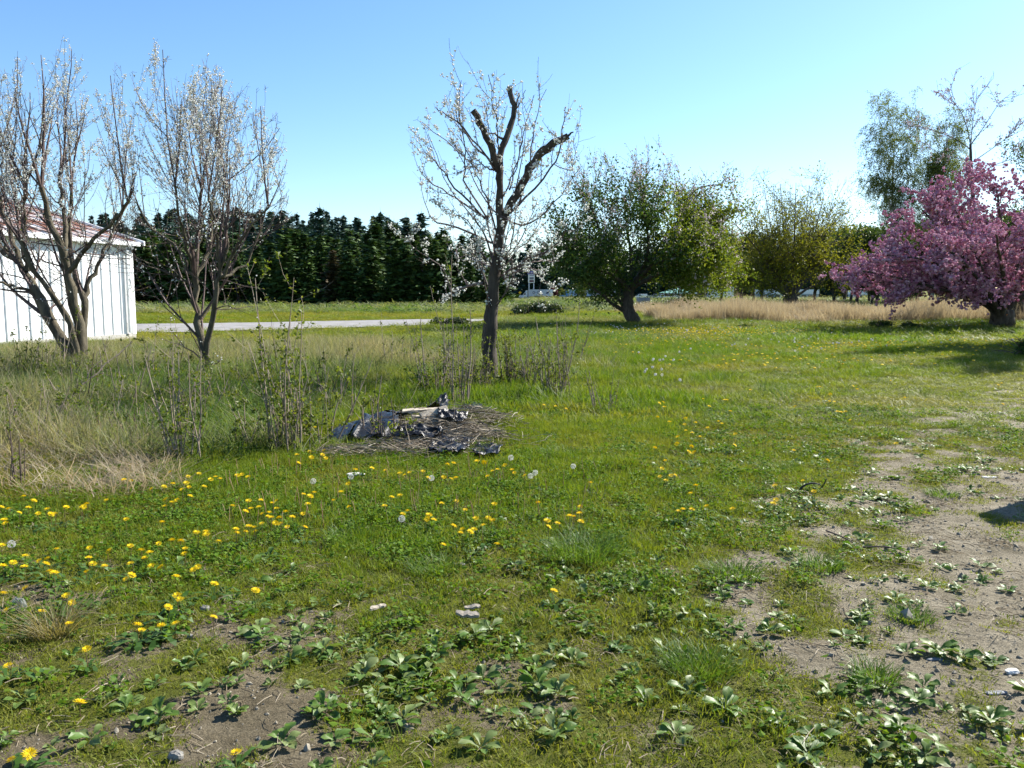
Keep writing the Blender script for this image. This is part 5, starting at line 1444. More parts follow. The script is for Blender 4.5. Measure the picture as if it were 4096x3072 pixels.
# ------------------------------------------------------------------ heap of black plastic, straw and boards
def plastic_mat():
    m, nt, p, out = newmat("black_plastic_sheet")
    tc = nd(nt, "ShaderNodeTexCoord"); n = nd(nt, "ShaderNodeTexNoise", Scale=7, Detail=6, Roughness=.7); nt.links.new(tc.outputs["Object"], n.inputs["Vector"])
    nt.links.new(ramp(nt, n.outputs[0], [(.35, (.005, .005, .006)), (.7, (.010, .010, .012)), (.88, (.04, .038, .034))]), p.inputs["Base Color"])
    p.inputs["Roughness"].default_value = .33; p.inputs["Specular IOR Level"].default_value = .3
    n2 = nd(nt, "ShaderNodeTexNoise", Scale=26, Detail=5, Roughness=.7); nt.links.new(tc.outputs["Object"], n2.inputs["Vector"])
    b = nd(nt, "ShaderNodeBump", Strength=.5, Distance=.02); nt.links.new(n2.outputs[0], b.inputs["Height"]); nt.links.new(b.outputs[0], p.inputs["Normal"])
    return m
M_plastic = plastic_mat()
def sheet(label, px0, py0, px1, py1, lift, seed, crumple=.06, rot=0.0, raise_=0.0):
    """a torn crumpled sheet lying over the mound between two pixel corners of its footprint"""
    r = np.random.default_rng(seed)
    a, b = G(px0, py1), G(px1, py0)
    c = (a + b) / 2; sx, sy = abs(b[0] - a[0]) / 2, max(.15, abs(b[1] - a[1]) / 2)
    n = 26
    u = np.linspace(-1, 1, n); U, V = np.meshgrid(u, u, indexing='ij')
    ang = np.arctan2(V, U); rr = 1 - .28 * noise(np.cos(ang) * 2 + 9, np.sin(ang) * 2 + seed, seed)
    X = U * sx * rr + .05 * (noise(U * 3, V * 3, seed + 1) - .5); Y = V * sy * rr + .05 * (noise(U * 3 + 5, V * 3, seed + 2) - .5)
    x = c[0] + X * math.cos(rot) - Y * math.sin(rot); y = c[1] + X * math.sin(rot) + Y * math.cos(rot)
    fold = np.abs(fbm(U * 1.5 + V * .8 + seed, V * 1.3 - U * .4, seed + 3, 2) - .5) * 2.6
    fold2 = np.abs(noise(U * 3.2 + V * 1.3, V * 2.6, seed + 4) - .5) * 2
    z = height(x, y) + lift + crumple * (.75 * np.clip(1 - fold, 0, 1) ** 2 + .28 * (1 - fold2)) + raise_ * np.maximum(0, V) ** 2 * (1 - .5 * np.abs(U)) + crumple * .28 * (r.random(U.shape) - .5)
    v = np.stack([x - c[0], y - c[1], z - c[2]], -1).reshape(-1, 3)
    i = np.arange(n - 1)[:, None] * n; j = np.arange(n - 1)[None]
    f = np.stack([i + j, i + n + j, i + n + j + 1, i + j + 1], -1).reshape(-1, 4)
    cen = v[f].mean(1)
    hole = noise(cen[:, 0] * 7 + 40, cen[:, 1] * 7 + 40, seed + 6) > .86
    o = MB().add(v, f[~hole]).build("plastic_sheet", M_plastic, None, True, c)
    md = o.modifiers.new("thickness", 'SOLIDIFY'); md.thickness = .003
    tag(o, label, "plastic sheet")
sheet("flat grey-shining end of torn black plastic at the heap's edge", 1260, 1700, 1450, 1815, .02, 31, .03)
sheet("main crumpled black plastic sheet under the dark shoots", 1370, 1670, 1680, 1810, .06, 32, .06)
sheet("crumpled black plastic bunched against the boards", 1560, 1705, 1780, 1800, .10, 33, .06)
sheet("upturned flap of black plastic beside the tan slab", 1690, 1640, 1810, 1720, .08, 34, .06, raise_=.10)
sheet("dark folded plastic tongue at the front of the straw heap", 1690, 1780, 1900, 1850, .06, 35, .06)
sheet("thin torn strip of black plastic in the dandelion grass", 1890, 1800, 2010, 1850, .05, 36, .04)
sheet("small black plastic scrap at the back of the straw heap", 1830, 1630, 1930, 1675, .06, 37, .03)
sheet("black plastic scrap showing through the straw", 1750, 1690, 1870, 1760, .12, 38, .05)
M_board = surf("weathered_board", (.32, .27, .2), (.52, .46, .37), scale=6, rough=.85, bump=.4, stretch=(1, 8, 8))
M_tan = surf("tan_slab", (.33, .28, .21), (.45, .39, .3), scale=8, rough=.9, bump=.3)
def plank(label, px, py, L_, w, t, rz, tilt, mat, name="board"):
    g = G(px, py); v, f = box(-L_ / 2, L_ / 2, -w / 2, w / 2, 0, t)
    r = np.random.default_rng(int(px)); v = v + .006 * r.normal(size=v.shape)
    o = MB().add(v, f).build(name, mat, None, False, g + [0, 0, .07]); o.rotation_euler = (tilt[0], tilt[1], rz)
    md = o.modifiers.new("worn_edges", 'BEVEL'); md.width = .004; md.segments = 2
    tag(o, label, "board")
plank("pale weathered board lying in the middle of the heap", 1690, 1735, .42, .12, .022, .12, (.1, -.05), M_board)
plank("long narrow pale lath beside the weathered board", 1740, 1755, .5, .05, .018, -.2, (.05, .04), M_board)
plank("tan slab leaning up at the back of the heap", 1745, 1700, .30, .22, .03, .5, (.75, -.2), M_tan, "slab")
def straw_heap():
    r = np.random.default_rng(91)
    c = G(1830, 1735); root = empty("straw_heap", c)
    m = MB()
    n = 2300
    spots = [((1850, 1700), .32, .5), ((1780, 1760), .28, .3), ((1640, 1815), .35, .2), ((1390, 1830), .22, .1), ((1950, 1690), .25, .25), ((1720, 1800), .3, .25)]
    for i in range(n):
        (sx, sy), rad, k = spots[r.choice(6, p=[.26, .2, .2, .1, .1, .14])]
        g = G(sx, sy) if i % 60 == 0 else None
        if g is None: g = SPOT[(sx, sy)]
        else: SPOT[(sx, sy)] = g
        p = g[:2] + rad * r.normal(size=2) * [.8, .45]
        z = float(height(p[0], p[1])) + .02 + .07 * r.random() * (1 + k)
        a = r.normal() * .7 + (math.pi if r.random() < .5 else 0); L_ = .08 + .22 * r.random()
        d = np.array([math.cos(a), math.sin(a), .18 * r.normal()]) * L_
        p = np.array([p[0], p[1], z]) - c
        tube(m, [p - d * .5, p + [0, 0, .02 * r.random()], p + d * .5], .0016 + .0016 * r.random(), 3, r.random(), cap=False)
    o = m.build("stalks", foliage("straw", [(.09, .07, .045), (.18, .14, .095), (.30, .25, .18), (.42, .37, .29)], trans=.1, rough=.7), root)
    o["kind"] = "stuff"
    tag(root, "heap of grey-tan straw and dead stems spilling over the plastic", "straw")
SPOT = {k: G(*k) for k in ((1850, 1700), (1780, 1760), (1640, 1815), (1390, 1830), (1950, 1690), (1720, 1800))}
straw_heap()

# ------------------------------------------------------------------ plantain rosettes
M_plantain = foliage("plantain_leaf", [(.06, .12, .018), (.085, .155, .024), (.12, .18, .04), (.155, .195, .07)], trans=.32, rough=.48, attr='RANDOM', spec=.34, tcol=(1.1, 1.2, .5))
def plantain_leaf(seed):
    r = np.random.default_rng(seed)
    n = 7; m = 5
    v = []
    wv = .5 * r.normal(); cup = .16 + .12 * r.random(); arch = .25 + .35 * r.random()
    for i in range(n):
        t = i / (n - 1)
        w = .045 if t < .25 else .045 + .20 * math.sin(min(1, (t - .25) / .75) * math.pi) ** .7
        if i == n - 1: w = .02
        for j in range(m):
            s_ = (j / (m - 1) * 2 - 1)
            x = t; y = s_ * w
            z = arch * math.sin(t * 2.4) * .4 + cup * w * (abs(s_) ** 1.5) + .045 * math.sin(j * 2.6 + i * 1.7 + seed) * (w > .1) + .05 * wv * s_ * t
            v.append((x, y, z))
    f = [[i * m + j, (i + 1) * m + j, (i + 1) * m + j + 1, i * m + j + 1] for i in range(n - 1) for j in range(m - 1)]
    return MB().add(v, f, r.random()).mesh("leaf", M_plantain, True)
LEAFS = [plantain_leaf(k) for k in range(6)]
PL = []
def plantain(x, y, size, n, rr):
    c = float(cover(np.array([x]), np.array([y]))[0])
    bare = c < .5
    if y < 3.6: dist = "in front of the dirt track" 
    root = empty("plantain", (x, y, float(height(x, y)) + .002), rr.random() * 6.28)
    big = size > .064
    lab = ("large " if big else "small ") + ("plantain rosette on bare trodden soil" if bare else "plantain rosette among the short grass and moss")
    tag(root, lab, "plantain", ("large " if big else "small ") + ("plantains on bare soil" if bare else "plantains in the grass"))
    a0 = rr.random() * 6.28
    for k in range(n):
        o = obj("leaf", LEAFS[int(rr.integers(0, 6))], root)
        a = a0 + k * 2.4 + .3 * rr.normal(); s_ = size * (.6 + .5 * rr.random())
        o.rotation_euler = (.3 * rr.normal(), -(.02 + .45 * rr.random() * (k / n)), a); o.scale = (s_, s_, s_)
        o.location = (math.cos(a) * .006, math.sin(a) * .006, .002 + .002 * k)
rr = np.random.default_rng(61)
SPEC = [(1080, 2240, .13), (1050, 2560, .14), (1600, 2680, .15), (1450, 2720, .15), (2150, 2760, .15), (2230, 2790, .13), (640, 2880, .14), (1300, 2860, .13), (1850, 2800, .13), (2220, 2950, .14), (3130, 2900, .13), (2900, 2850, .14), (3600, 2930, .14), (3960, 2900, .14), (3850, 2640, .12), (3450, 2480, .11), (3160, 2220, .11), (3440, 2770, .12), (1900, 2560, .14), (1750, 2620, .14), (1960, 2530, .12), (3700, 3040, .15), (2750, 2780, .13), (1130, 2980, .14), (2700, 2960, .14), (3230, 3030, .14)]
for px, py, s_ in SPEC:
    g = G(px, py); plantain(g[0], g[1], s_ * .56, int(rr.integers(9, 15)), rr); PL.append((g[0], g[1]))
cand_x, cand_y = spread(rr, 60, 2.0, 8.2, .64, .3)
fl = field(cand_x, cand_y)
clump = fbm(cand_x / .5, cand_y / .5, 83)
wgt = fl[:, 1] * sstep(.42, .62, clump + .12 * fl[:, 1]) * np.interp(cand_y, [2, 4, 8], [1.0, .9, .55])
for i in np.argsort(rr.random(len(cand_x))):
    if len(PL) >= 298: break
    if rr.random() > wgt[i]: continue
    x_, y_ = cand_x[i], cand_y[i]
    if min((x_ - a) ** 2 + (y_ - b) ** 2 for a, b in PL) < .085 ** 2: continue
    plantain(x_, y_, .04 + .04 * rr.random() ** 1.3, int(rr.integers(6, 11)), rr); PL.append((x_, y_))

# the smaller plantains beyond the ones set singly
def rosette_piece(seed):
    r_ = np.random.default_rng(seed); m = MB()
    for k in range(int(r_.integers(5, 9))):
        L = LEAFS[int(r_.integers(0, 6))]; v = np.array([q.co[:] for q in L.vertices]); f = np.array([q.vertices[:] for q in L.polygons])
        e = .05 + .4 * r_.random(); c_, s_ = math.cos(e), math.sin(e)
        v = (v * (.6 + .5 * r_.random())) @ np.array([[c_, 0, s_], [0, 1, 0], [-s_, 0, c_]])
        m.add(rotz(v, k * 2.4 + .4 * r_.normal()), f, r_.random())
    return m.mesh("small_rosette", M_plantain, True)
pc_ = [rosette_piece(k) for k in range(5)]
cx_, cy_ = spread(rr, 75, 1.7, 9.0, .66, .8)
fl = field(cx_, cy_); cl = fbm(cx_ / .5, cy_ / .5, 83)
kk = (rr.random(len(cx_)) < .85 * fl[:, 1] * sstep(.36, .58, cl + .12 * fl[:, 1]))
r = rr
place("small_plantains", cx_[kk], cy_[kk], .034 + .034 * rr.random(kk.sum()), .034 + .034 * rr.random(kk.sum()), pc_, rr.random(kk.sum()), "small plantain seedlings dotted between the larger rosettes", "plantain", tilt=.12)

# ------------------------------------------------------------------ dandelions
M_yellow = foliage("dandelion_petal", [(.66, .42, .004), (.76, .56, .01), (.80, .63, .02)], trans=.2, rough=.6, tcol=(1, .9, .3), spec=.1)
M_dstem = foliage("dandelion_stem", [(.12, .14, .03), (.17, .13, .05), (.20, .12, .07)], trans=.2, attr='RANDOM')
M_dleaf = foliage("dandelion_leaf", [(.04, .09, .015), (.06, .13, .02), (.09, .16, .03)], trans=.4)
M_fluff = foliage("dandelion_fluff", [(.55, .55, .52), (.68, .68, .66)], trans=.5, tcol=(1, 1, 1), spec=.05)
def head_mesh(seed):
    r = np.random.default_rng(seed); m = MB()
    for ring, (n, r0, r1, z0, z1) in enumerate(((20, .2, 1.0, 0, .18), (16, .1, .78, .1, .42), (11, .0, .48, .2, .5))):
        for k in range(n):
            a = (k + .6 * r.random()) / n * 6.283; w = 3.0 / n * (.8 + .4 * r.random()); R1 = r1 * (.85 + .25 * r.random())
            ca, sa = math.cos(a), math.sin(a)
            v = [(ca * r0, sa * r0, z0), (ca * R1 * .7 - sa * w * .5 * r1, sa * R1 * .7 + ca * w * .5 * r1, (z0 + z1) * .55), (ca * R1, sa * R1, z1), (ca * R1 * .7 + sa * w * .5 * r1, sa * R1 * .7 - ca * w * .5 * r1, (z0 + z1) * .55)]
            m.add(v, [[0, 3, 2, 1]], r.random())
    return m.mesh("flower_head", M_yellow)
HEADS = [head_mesh(k) for k in range(4)]
def stem_mesh(seed):
    r = np.random.default_rng(seed); m = MB(); tube(m, shoot(r, (0, 0, -.1), (.1 * r.normal(), .1 * r.normal(), 1), 1.1, 6, .1, .08), [.045, .04, .036, .034, .034, .04], 5); return m.mesh("stem", M_dstem)
STEMS = [stem_mesh(k) for k in range(4)]
def rosette_mesh(seed):
    r = np.random.default_rng(seed); m = MB()
    for k in range(8):
        a = k * 2.4 + .3 * r.normal(); L_ = .07 + .06 * r.random(); n = 7
        c_ = np.array([[t * L_, 0, L_ * (.5 * math.sin(t * 2.6) * (.4 + .3 * r.random()))] for t in np.linspace(0, 1, n)])
        w = .011 * np.array([.3, .9, .5, 1.1, .6, 1.2, .1])
        v = np.concatenate([c_ - np.array([0, 1, 0]) * w[:, None], c_ + np.array([0, 1, 0]) * w[:, None]])
        m.add(rotz(v, a), [[i, i + 1, n + i + 1, n + i] for i in range(n - 1)], r.random())
    return m.mesh("leaves", M_dleaf)
ROS = [rosette_mesh(k) for k in range(4)]
def fluff_mesh():
    r = np.random.default_rng(3); m = MB(); n = 220
    u = unit(r.normal(size=(n, 3))); leaves(m, u * (.9 + .1 * r.random((n, 1))), .32, r, aspect=.35); blobs(m, np.zeros((1, 3)), .22, r)
    for k in range(0, n, 4): m.add([u[k] * .1, u[k] * .95 + [.02, 0, 0], u[k] * .95 - [.02, 0, 0]], [[0, 1, 2]], .5)
    return m.mesh("seed_head", M_fluff)
FLUFF = fluff_mesh()
def dandelion(px, py, rr, fluff=False):
    g = G(px, py); d = g[1]
    h = float(np.clip(.05 + .05 * rr.random() + (.03 if d > 5 else 0), .04, .14))
    # the seen flower floats h above its root, so the root lies a little nearer
    r_ = ray(px, py); t = (CAMH - g[2] - h) / -r_[2]; p = r_ * t; z = float(height(p[0], p[1]))
    x, y = p[0], p[1]
    root = empty("dandelion", (x, y, z))
    si = int(rr.integers(0, 4)); s = obj("stem", STEMS[si], root); s.scale = (.05, .05, h); s.rotation_euler = (0, 0, rr.random() * 6)
    top = np.array(STEMS[si].vertices[-3].co) if False else None
    hd = obj("seed_head" if fluff else "flower_head", FLUFF if fluff else HEADS[int(rr.integers(0, 4))], root)
    R_ = (.021 if fluff else .0205 + .006 * rr.random()) * (1.0 if d < 7 else 1.15)
    hd.scale = (R_, R_, R_ * (1 if fluff else 1.15)); hd.location = (0, 0, h - .004 + (R_ if fluff else 0)); hd.rotation_euler = (.28 * rr.normal(), .28 * rr.normal(), rr.random() * 6)
    if rr.random() < .75:
        lv = obj("leaves", ROS[int(rr.integers(0, 4))], root); k = .7 + .5 * rr.random(); lv.scale = (k, k, k); lv.rotation_euler = (0, 0, rr.random() * 6)
    if fluff: lab, gr = "white dandelion clock standing in the grass", "dandelion clocks"
    elif d > 11: lab, gr = "yellow dandelion on the far lawn below the orchard trees", "dandelions on the far lawn"
    elif px < 1250 and py > 1900: lab, gr = "yellow dandelion in the flowery patch before the leafing saplings", "dandelions before the saplings"
    elif px < 2150 and py > 1700: lab, gr = "yellow dandelion in the lush grass before the plastic heap", "dandelions before the plastic heap"
    else: lab, gr = "yellow dandelion scattered in the lawn toward the bare dirt", "dandelions in the open lawn"
    tag(root, lab, "dandelion", gr)
def conv(pts, ox, oy, s): return [(ox + a / s, oy + b / s) for a, b in pts]
DN = conv([(175,348),(250,380),(65,430),(10,425),(140,452),(210,430),(280,455),(350,438),(375,470),(405,468),(488,408),(600,412),(615,405),(640,385),(785,368),(40,545),(30,520),(915,225),(968,228),(1258,152),(1385,195),(1465,165),(1590,207),(1625,220),(1555,228),(1750,185),(1785,178),(1830,192),(1275,262),(1375,255),(1395,277),(1345,290),(1210,278),(1400,322),(1118,295),(1505,273),(1220,350),(1265,365),(1305,352),(1215,395),(1195,535),(930,495),(1448,600),(1518,588),(1522,628),(1268,648),(1332,660),(1168,668),(1612,683),(1365,725),(1360,755),(1040,743),(1105,765),(1070,808),(960,695),(805,740),(660,715),(655,795),(685,840),(770,855),(640,900),(962,843),(1118,848),(1188,852),(1430,890),(1460,860),(1300,945),(970,928),(930,960),(1580,998),(420,722),(185,765),(290,815),(348,808),(340,855),(95,830),(370,900),(400,910),(180,870),(20,857),(12,690),(190,1012),(488,1055),(25,1063),(530,1122),(1305,1075),(1328,1100),(1240,1150),(305,1195),(510,1280),(1295,1280),(1885,1040),(1575,1238),(45,1175),(1832,375),(1715,410),(1810,440),(1850,415),(1908,400),(1925,375),(1935,448),(1985,438),(2005,378),(2040,372),(2038,418),(2000,480),(1975,468),(2060,485),(2105,440),(2155,485),(1930,545),(2030,538),(2070,550),(1835,563),(1875,570),(1740,580),(1750,612),(1810,603),(1885,605),(2118,570),(2190,30),(2200,85)], 0, 1800, 1.8433)
DN += conv([(60,483),(640,370),(585,752),(85,1170),(215,1125),(1738,1125),(1190,200),(1015,190),(1040,235)], 0, 2400, 1.8433)
DN += conv([(90,100),(22,115),(50,185),(65,135),(260,95),(212,160),(310,202),(535,188),(580,128),(632,122),(680,215),(650,242),(18,237),(32,327),(305,65),(895,182),(805,262),(845,268),(815,235),(990,168),(970,320),(1045,218),(1028,345),(1015,368),(1075,360),(1100,345),(1110,278),(1190,275),(1220,287),(1160,320),(1228,182),(1245,425),(905,437),(1505,188),(1563,272),(1570,322),(1628,290),(1705,250),(1730,255),(1768,237),(1775,280),(1772,200),(1605,730)], 1200, 1900, 1.58)
DN += conv([(75,1295),(178,1280),(165,1320),(85,1338),(190,1345),(410,1422),(530,1422),(630,1440),(738,1462),(772,1475),(808,1460),(908,1450),(945,1505),(1060,1488),(1112,1495),(1150,1488),(1090,1395),(1132,1388),(1305,1368),(1360,1375),(1510,1405),(1420,1450),(1458,1438),(1565,1437),(1580,1460),(1660,1478),(1385,1480),(945,988),(998,968),(775,780),(805,782),(840,785),(1798,958),(1885,973),(1962,993),(112,1135),(2140,1545)], 1200, 1100, 1.8433)
DN += conv([(55,457),(78,457),(85,482),(45,545),(115,568),(205,590),(210,552),(270,573),(212,625),(250,642),(295,662),(165,665),(160,693),(28,728),(245,715),(230,752),(262,757),(340,607),(405,565),(425,578),(505,645),(500,715),(70,845),(60,885),(125,885),(148,885),(95,920),(90,805),(195,1090),(170,1100),(248,1088),(270,945),(240,990),(335,1060),(490,1080),(730,1050),(745,1025),(740,945),(905,922),(970,985),(1050,800),(850,735),(1455,695),(315,435),(440,440),(455,440),(350,475),(475,500),(595,385),(860,470),(990,368),(1005,362),(1060,450),(1090,457),(1065,415),(1110,505),(1130,508),(1157,503),(1185,560),(1240,520),(1200,355),(1505,440),(1425,330),(2085,478),(2060,355),(2080,345),(1225,385)], 2600, 1300, 1.4786)
rr = np.random.default_rng(19)
for px, py in DN: dandelion(px, py, rr)
for px, py in conv([(98,1532),(375,1515),(970,1525),(1700,1502),(1735,1480),(1555,1358),(2015,1415)], 1200, 1100, 1.8433) + [(1607, 2078), (46, 2182), (2648, 1503), (3180, 1408), (2870, 1385)]: dandelion(px, py, rr, True)
# the drift of dandelions on the far lawn, too many to count
def far_drift():
    r = np.random.default_rng(29)
    q = []
    for px, py, sx, sy, n in ((2760, 1333, 190, 11, 420), (3000, 1338, 150, 8, 220), (3650, 1300, 260, 7, 120), (3700, 1395, 260, 14, 110), (3950, 1385, 90, 8, 60), (2900, 1430, 300, 25, 60), (3300, 1450, 300, 30, 50), (2400, 1390, 150, 20, 20), (2650, 1375, 80, 10, 30), (3350, 1405, 120, 8, 40)):
        q += [(px + sx * r.normal(), np.clip(py + sy * r.normal(), 1285, 1600)) for _ in range(n)]
    m = MB(); P = []
    for px, py in q:
        g = G(px, py); P.append(g + [0, 0, .10 + .06 * r.random()])
    P = np.array(P); blobs(m, P, .03, r, ICOV * np.array([1, 1, .45]), ICOF, .2)
    o = m.build("far_dandelions", M_yellow); tag(o, "drift of yellow dandelions on the far lawn below the apple tree", "dandelions", kind='stuff')
    m = MB(); q = []
    for px, py, sx, sy, n in ((2600, 1330, 250, 14, 70), (3500, 1300, 300, 8, 50), (3250, 1390, 250, 20, 30), (2620, 1500, 60, 60, 14)):
        q += [G(px + sx * r.normal(), np.clip(py + sy * r.normal(), 1285, 1600)) + [0, 0, .16] for _ in range(n)]
    blobs(m, np.array(q), .027, r, ICOV, ICOF, .2); o = m.build("far_dandelion_clocks", M_fluff); tag(o, "white dandelion clocks dotting the far lawn", "dandelions", kind='stuff')
far_drift()
# bare dandelion stalks gone over
def stalks():
    r = np.random.default_rng(37); m = MB()
    for _ in range(170):
        px = 900 + 1500 * r.random(); py = 1870 + 250 * r.random(); g = G(px, py); h = .09 + .08 * r.random()
        tube(m, shoot(r, g, (.15 * r.normal(), .15 * r.normal(), 1), h, 5, .05, .07), .0022, 3, r.random(), cap=True)
    o = m.build("spent_stalks", foliage("spent_stalk", [(.2, .2, .06), (.26, .18, .1), (.22, .12, .08)], trans=.2)); tag(o, "thin spent dandelion stalks standing in the lush grass", "stalks", kind='stuff')
stalks()

# ------------------------------------------------------------------ grass tufts that stand out
def tuft(label, px, py, rad, h, seed, n=420, dry=0.0, lean=.8):
    r = np.random.default_rng(seed)
    mat = foliage("tuft_blade_%d" % seed, [(.05, .11, .012), (.08, .16, .02), (.13, .2, .035)] if dry < .5 else [(.1, .1, .03), (.18, .16, .07), (.3, .25, .15)], trans=.45)
    me = blades(r, n, rad, h, .004, lean, .9, .5, 4, mat, "blades", 1.2)
    g = G(px, py); root = empty("grass_tuft", g); o = obj("blades", me, root); o["kind"] = "stuff"
    tag(root, label, "grass tuft")
tuft("large bright green grass tuft in the middle lawn", 2330, 2230, .20, .17, 951, 700)
tuft("olive grass tuft on the soil among the plantains", 2790, 2680, .13, .11, 952, 600)
tuft("wiry half-dry grass tuft beside the clear plastic scrap", 215, 2540, .07, .2, 953, 260, 1.0, 1.1)
tuft("green grass tuft behind the small wood chips", 1740, 2290, .13, .12, 954, 420)
tuft("grass tuft with a dead tan side near the torn plastic strip", 2250, 1830, .17, .13, 955, 420)
tuft("small green tuft at the corner of the dirt", 3280, 2270, .11, .09, 956, 380)
tuft("low grass tuft left of the dirt, by the dandelion", 2940, 2300, .13, .09, 957, 420)
tuft("dark green tuft at the dirt's far corner", 3110, 1880, .16, .08, 958, 300)
tuft("small tuft growing out of the open dirt", 3770, 1980, .12, .06, 959, 300)
tuft("yellowish tuft on the dirt near the lone rosette", 3640, 2470, .10, .06, 960, 300)
tuft("feathery tuft edging the soil below the wood chips", 3500, 2720, .08, .09, 961, 260)
tuft("lush tuft beside the row of dandelions", 1400, 2160, .14, .11, 962, 420)

# ------------------------------------------------------------------ odd bits on the ground
def lump(name, label, px, py, dims, seed, mat, cat, rz=0, lift=.0, tilt=(0, 0)):
    r = np.random.default_rng(seed); n = 12; m = 6
    v = []; f = []
    for i in range(m + 1):
        ph = math.pi * i / m
        for j in range(n):
            a = 2 * math.pi * j / n; k = 1 + .22 * (noise(np.array(3 * math.cos(a) + 7), np.array(3 * math.sin(a) + 2 * ph), seed) - .5) * 2
            v.append((dims[0] * math.copysign(abs(math.cos(a)) ** .7, math.cos(a)) * math.sin(ph) ** .6 * k, dims[1] * math.copysign(abs(math.sin(a)) ** .7, math.sin(a)) * math.sin(ph) ** .6 * k, dims[2] * math.cos(ph) * k))
    f = [[i * n + j, (i + 1) * n + j, (i + 1) * n + (j + 1) % n, i * n + (j + 1) % n] for i in range(m) for j in range(n)]
    o = MB().add(v, f).build(name, mat, None, False, G(px, py) + [0, 0, dims[2] * .6 + lift]); o.rotation_euler = (tilt[0], tilt[1], rz)
    tag(o, label, cat)
M_stone = surf("field_stone", (.13, .125, .11), (.26, .25, .23), scale=12, rough=.9, bump=.4)
M_slate = surf("grey_slate", (.11, .12, .14), (.18, .19, .21), scale=14, rough=.6, bump=.2)
M_chip = surf("grey_wood_chip", (.22, .19, .15), (.36, .32, .26), scale=10, rough=.9, bump=.4, stretch=(1, 5, 5))
def chip(label, px, py, dims, seed, rz, tilt):
    r = np.random.default_rng(seed); n = 7
    xs_ = np.linspace(-.5, .5, n) * dims[0]; v = []; f = []
    for i, x_ in enumerate(xs_):
        w = dims[1] * (.5 + .3 * r.random()) * (1 if 0 < i < n - 1 else .45); t = dims[2] * (.8 + .5 * r.random()); o_ = dims[1] * .12 * r.normal()
        v += [(x_, -w + o_, 0), (x_, w + o_, 0), (x_, w * .8 + o_, t), (x_, -w * .9 + o_, t * .8)]
    for i in range(n - 1):
        for j in range(4): f.append((i * 4 + j, i * 4 + (j + 1) % 4, i * 4 + 4 + (j + 1) % 4, i * 4 + 4 + j))
    f += [(3, 2, 1, 0), (4 * n - 4, 4 * n - 3, 4 * n - 2, 4 * n - 1)]
    o = MB().add(v, f).build("wood_chip", M_chip, None, False, G(px, py) + [0, 0, .035]); o.rotation_euler = (tilt[0], tilt[1], rz); tag(o, label, "wood")
M_paper = surf("white_paper", (.5, .5, .48), (.62, .62, .6), scale=8, rough=.8, bump=.4)
lump("slate_shard", "thin blue-grey slate shard lying on the dirt", 3985, 2775, (.045, .014, .006), 1, M_slate, "stone", .1)
lump("slate_shard", "small blue-grey slate flake near a plantain on the dirt", 3740, 2640, (.035, .01, .005), 2, M_slate, "stone", .05)
lump("paper_scrap", "crumpled white paper scrap on the dirt", 4050, 2692, (.03, .018, .010), 3, M_paper, "paper", .3)
chip("grey weathered wood chip poking from the plantains", 1870, 2490, (.11, .026, .014), 4, -.1, (.25, .08))
chip("flat grey wood chip just behind the weathered one", 1890, 2458, (.075, .018, .010), 5, .15, (.2, -.1))
chip("small pale wood chip in the mossy turf", 1510, 2460, (.10, .022, .010), 6, .9, (.1, .1))
lump("pale_stone", "flat pale stone in the grass behind the plantains", 1835, 2265, (.04, .022, .012), 7, M_stone, "stone")
lump("pale_stone", "rounded pale stone near the dandelions on dark soil", 820, 2440, (.022, .018, .014), 8, M_stone, "stone")
lump("pale_stone", "small white stone on the soil among plantains", 760, 2550, (.014, .011, .009), 9, M_stone, "stone")
lump("pale_stone", "pale stone at the foot of the mossy soil", 705, 3035, (.024, .018, .016), 10, M_stone, "stone")
lump("white_plastic_scrap", "torn white plastic scrap in the lush grass before the heap", 1425, 1920, (.07, .035, .012), 11, M_paper, "plastic scrap", .2, .04)
lump("white_plastic_scrap", "white flattened scrap on the far soil at the dirt's edge", 3960, 1910, (.06, .03, .006), 12, M_paper, "plastic scrap")
def clear_bag():
    m_, nt, p, out = newmat("clear_plastic"); p.inputs["Base Color"].default_value = (.75, .77, .78, 1); p.inputs["Roughness"].default_value = .25; p.inputs["Transmission Weight"].default_value = .85; p.inputs["IOR"].default_value = 1.15
    lump("clear_plastic_scrap", "crumpled clear plastic scrap beside the wiry tuft", 75, 2450, (.035, .02, .045), 13, m_, "plastic scrap", .2)
clear_bag()
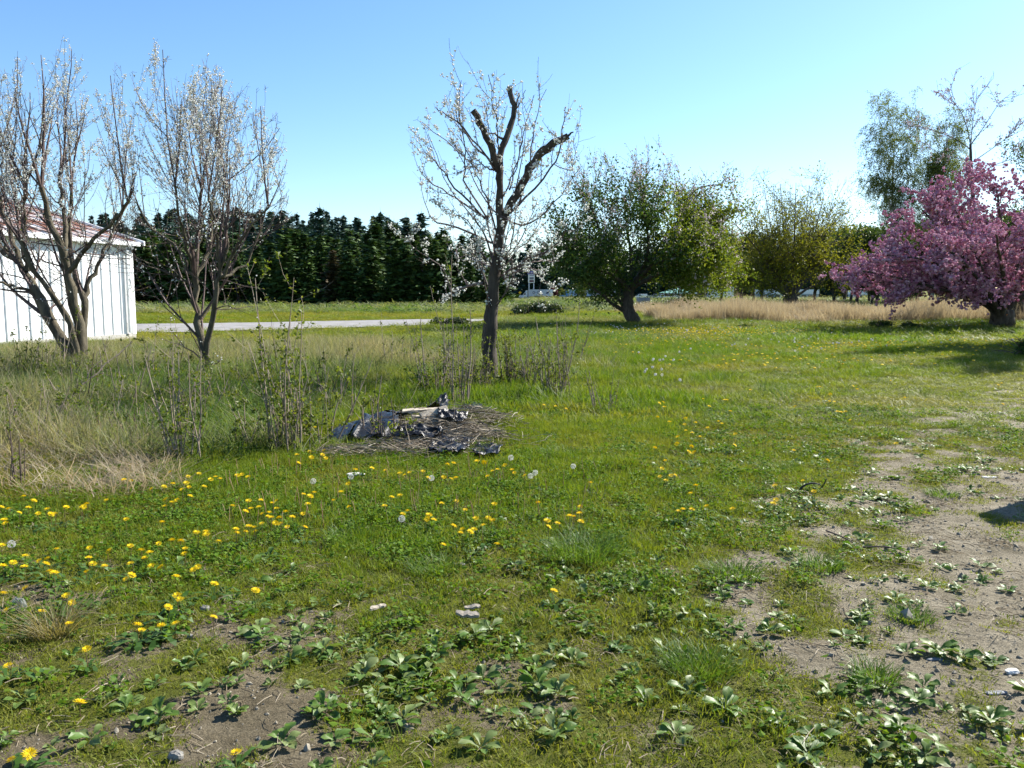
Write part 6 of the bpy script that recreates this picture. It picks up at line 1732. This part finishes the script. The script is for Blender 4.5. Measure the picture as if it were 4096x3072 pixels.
def stick(label, pts, thick, mat, arch=.01, name="stick"):
    g = [G(*q) for q in pts]; c = g[0]
    q = spline([p - c + [0, 0, arch * (1 + i % 2)] for i, p in enumerate(g)], 10)
    m = MB(); tube(m, q, np.linspace(thick, thick * .5, 10), 6); o = m.build(name, mat, None, True, c)
    tag(o, label, "stick")
stick("thin brown stick lying across the moss at the dirt's edge", [(3305, 2135), (3360, 2170), (3425, 2190)], .006, M_stem_d, .02)
stick("longer thin brown stick lying on the dirt", [(3450, 2198), (3550, 2208), (3640, 2220)], .006, M_stem_d, .015)
stick("pale dry twig in the olive turf", [(2260, 2455), (2300, 2440), (2350, 2420)], .003, M_stem, .01)
def curl():
    g = G(3250, 1975); r = np.random.default_rng(5); m = MB()
    a = np.linspace(0, 2.2, 10); pts = np.stack([-.10 * np.cos(a) , np.zeros(10), .005 + .075 * np.sin(a)], 1)
    tube(m, pts, np.linspace(.010, .005, 10), 6); o = m.build("rubber_strap", M_tyre, None, True, g); tag(o, "black curled rubber strap sticking up from the turf", "strap")
    g = G(3278, 1962); m = MB(); a = np.linspace(0, 1.3, 8); pts = np.stack([.05 * np.sin(a), np.zeros(8), .07 * a], 1); tube(m, pts, np.linspace(.008, .004, 8), 6); o = m.build("rubber_strap", M_tyre, None, True, g); tag(o, "shorter black strap end beside the curled one", "strap")
curl()
# post added right of the view, standing in for an unknown shadow caster
def post():
    x, y = 4.62, 6.35; root = empty("stand_in_post", (x, y, float(height(x, y)))); m = MB()
    v = np.array(box(-.11, .11, -.11, .11, -.3, 1.35)[0]); v[[1, 3, 5, 7], 0] *= .8; m.add(v, BOXF); o = m.build("post", M_deadwood, root); 
    v, s_, c0, c1 = prism([(-.09, 1.352), (.09, 1.352), (0, 1.45)], -.1, .1); m = MB(); m.add(v, s_); m.add(v, c0); m.add(v, c1); m.build("stand_in_cap", M_deadwood, root)
    tag(root, "unseen stand-in post added to throw a shadow over the dirt", "post")
post()
for o in bpy.data.objects:
    if o.parent is not None and o.type == 'MESH' and o.name.split('.')[0] in ("buds", "blossoms", "petals", "foliage", "young_foliage", "branches", "shoots", "twigs", "leaves", "top_leaves", "young_leaves", "hanging_twigs", "canes", "stalks"):
        if o.name.split('.')[0] == "leaves" and o.parent.name.startswith("dandelion"): continue
        o["kind"] = "stuff"
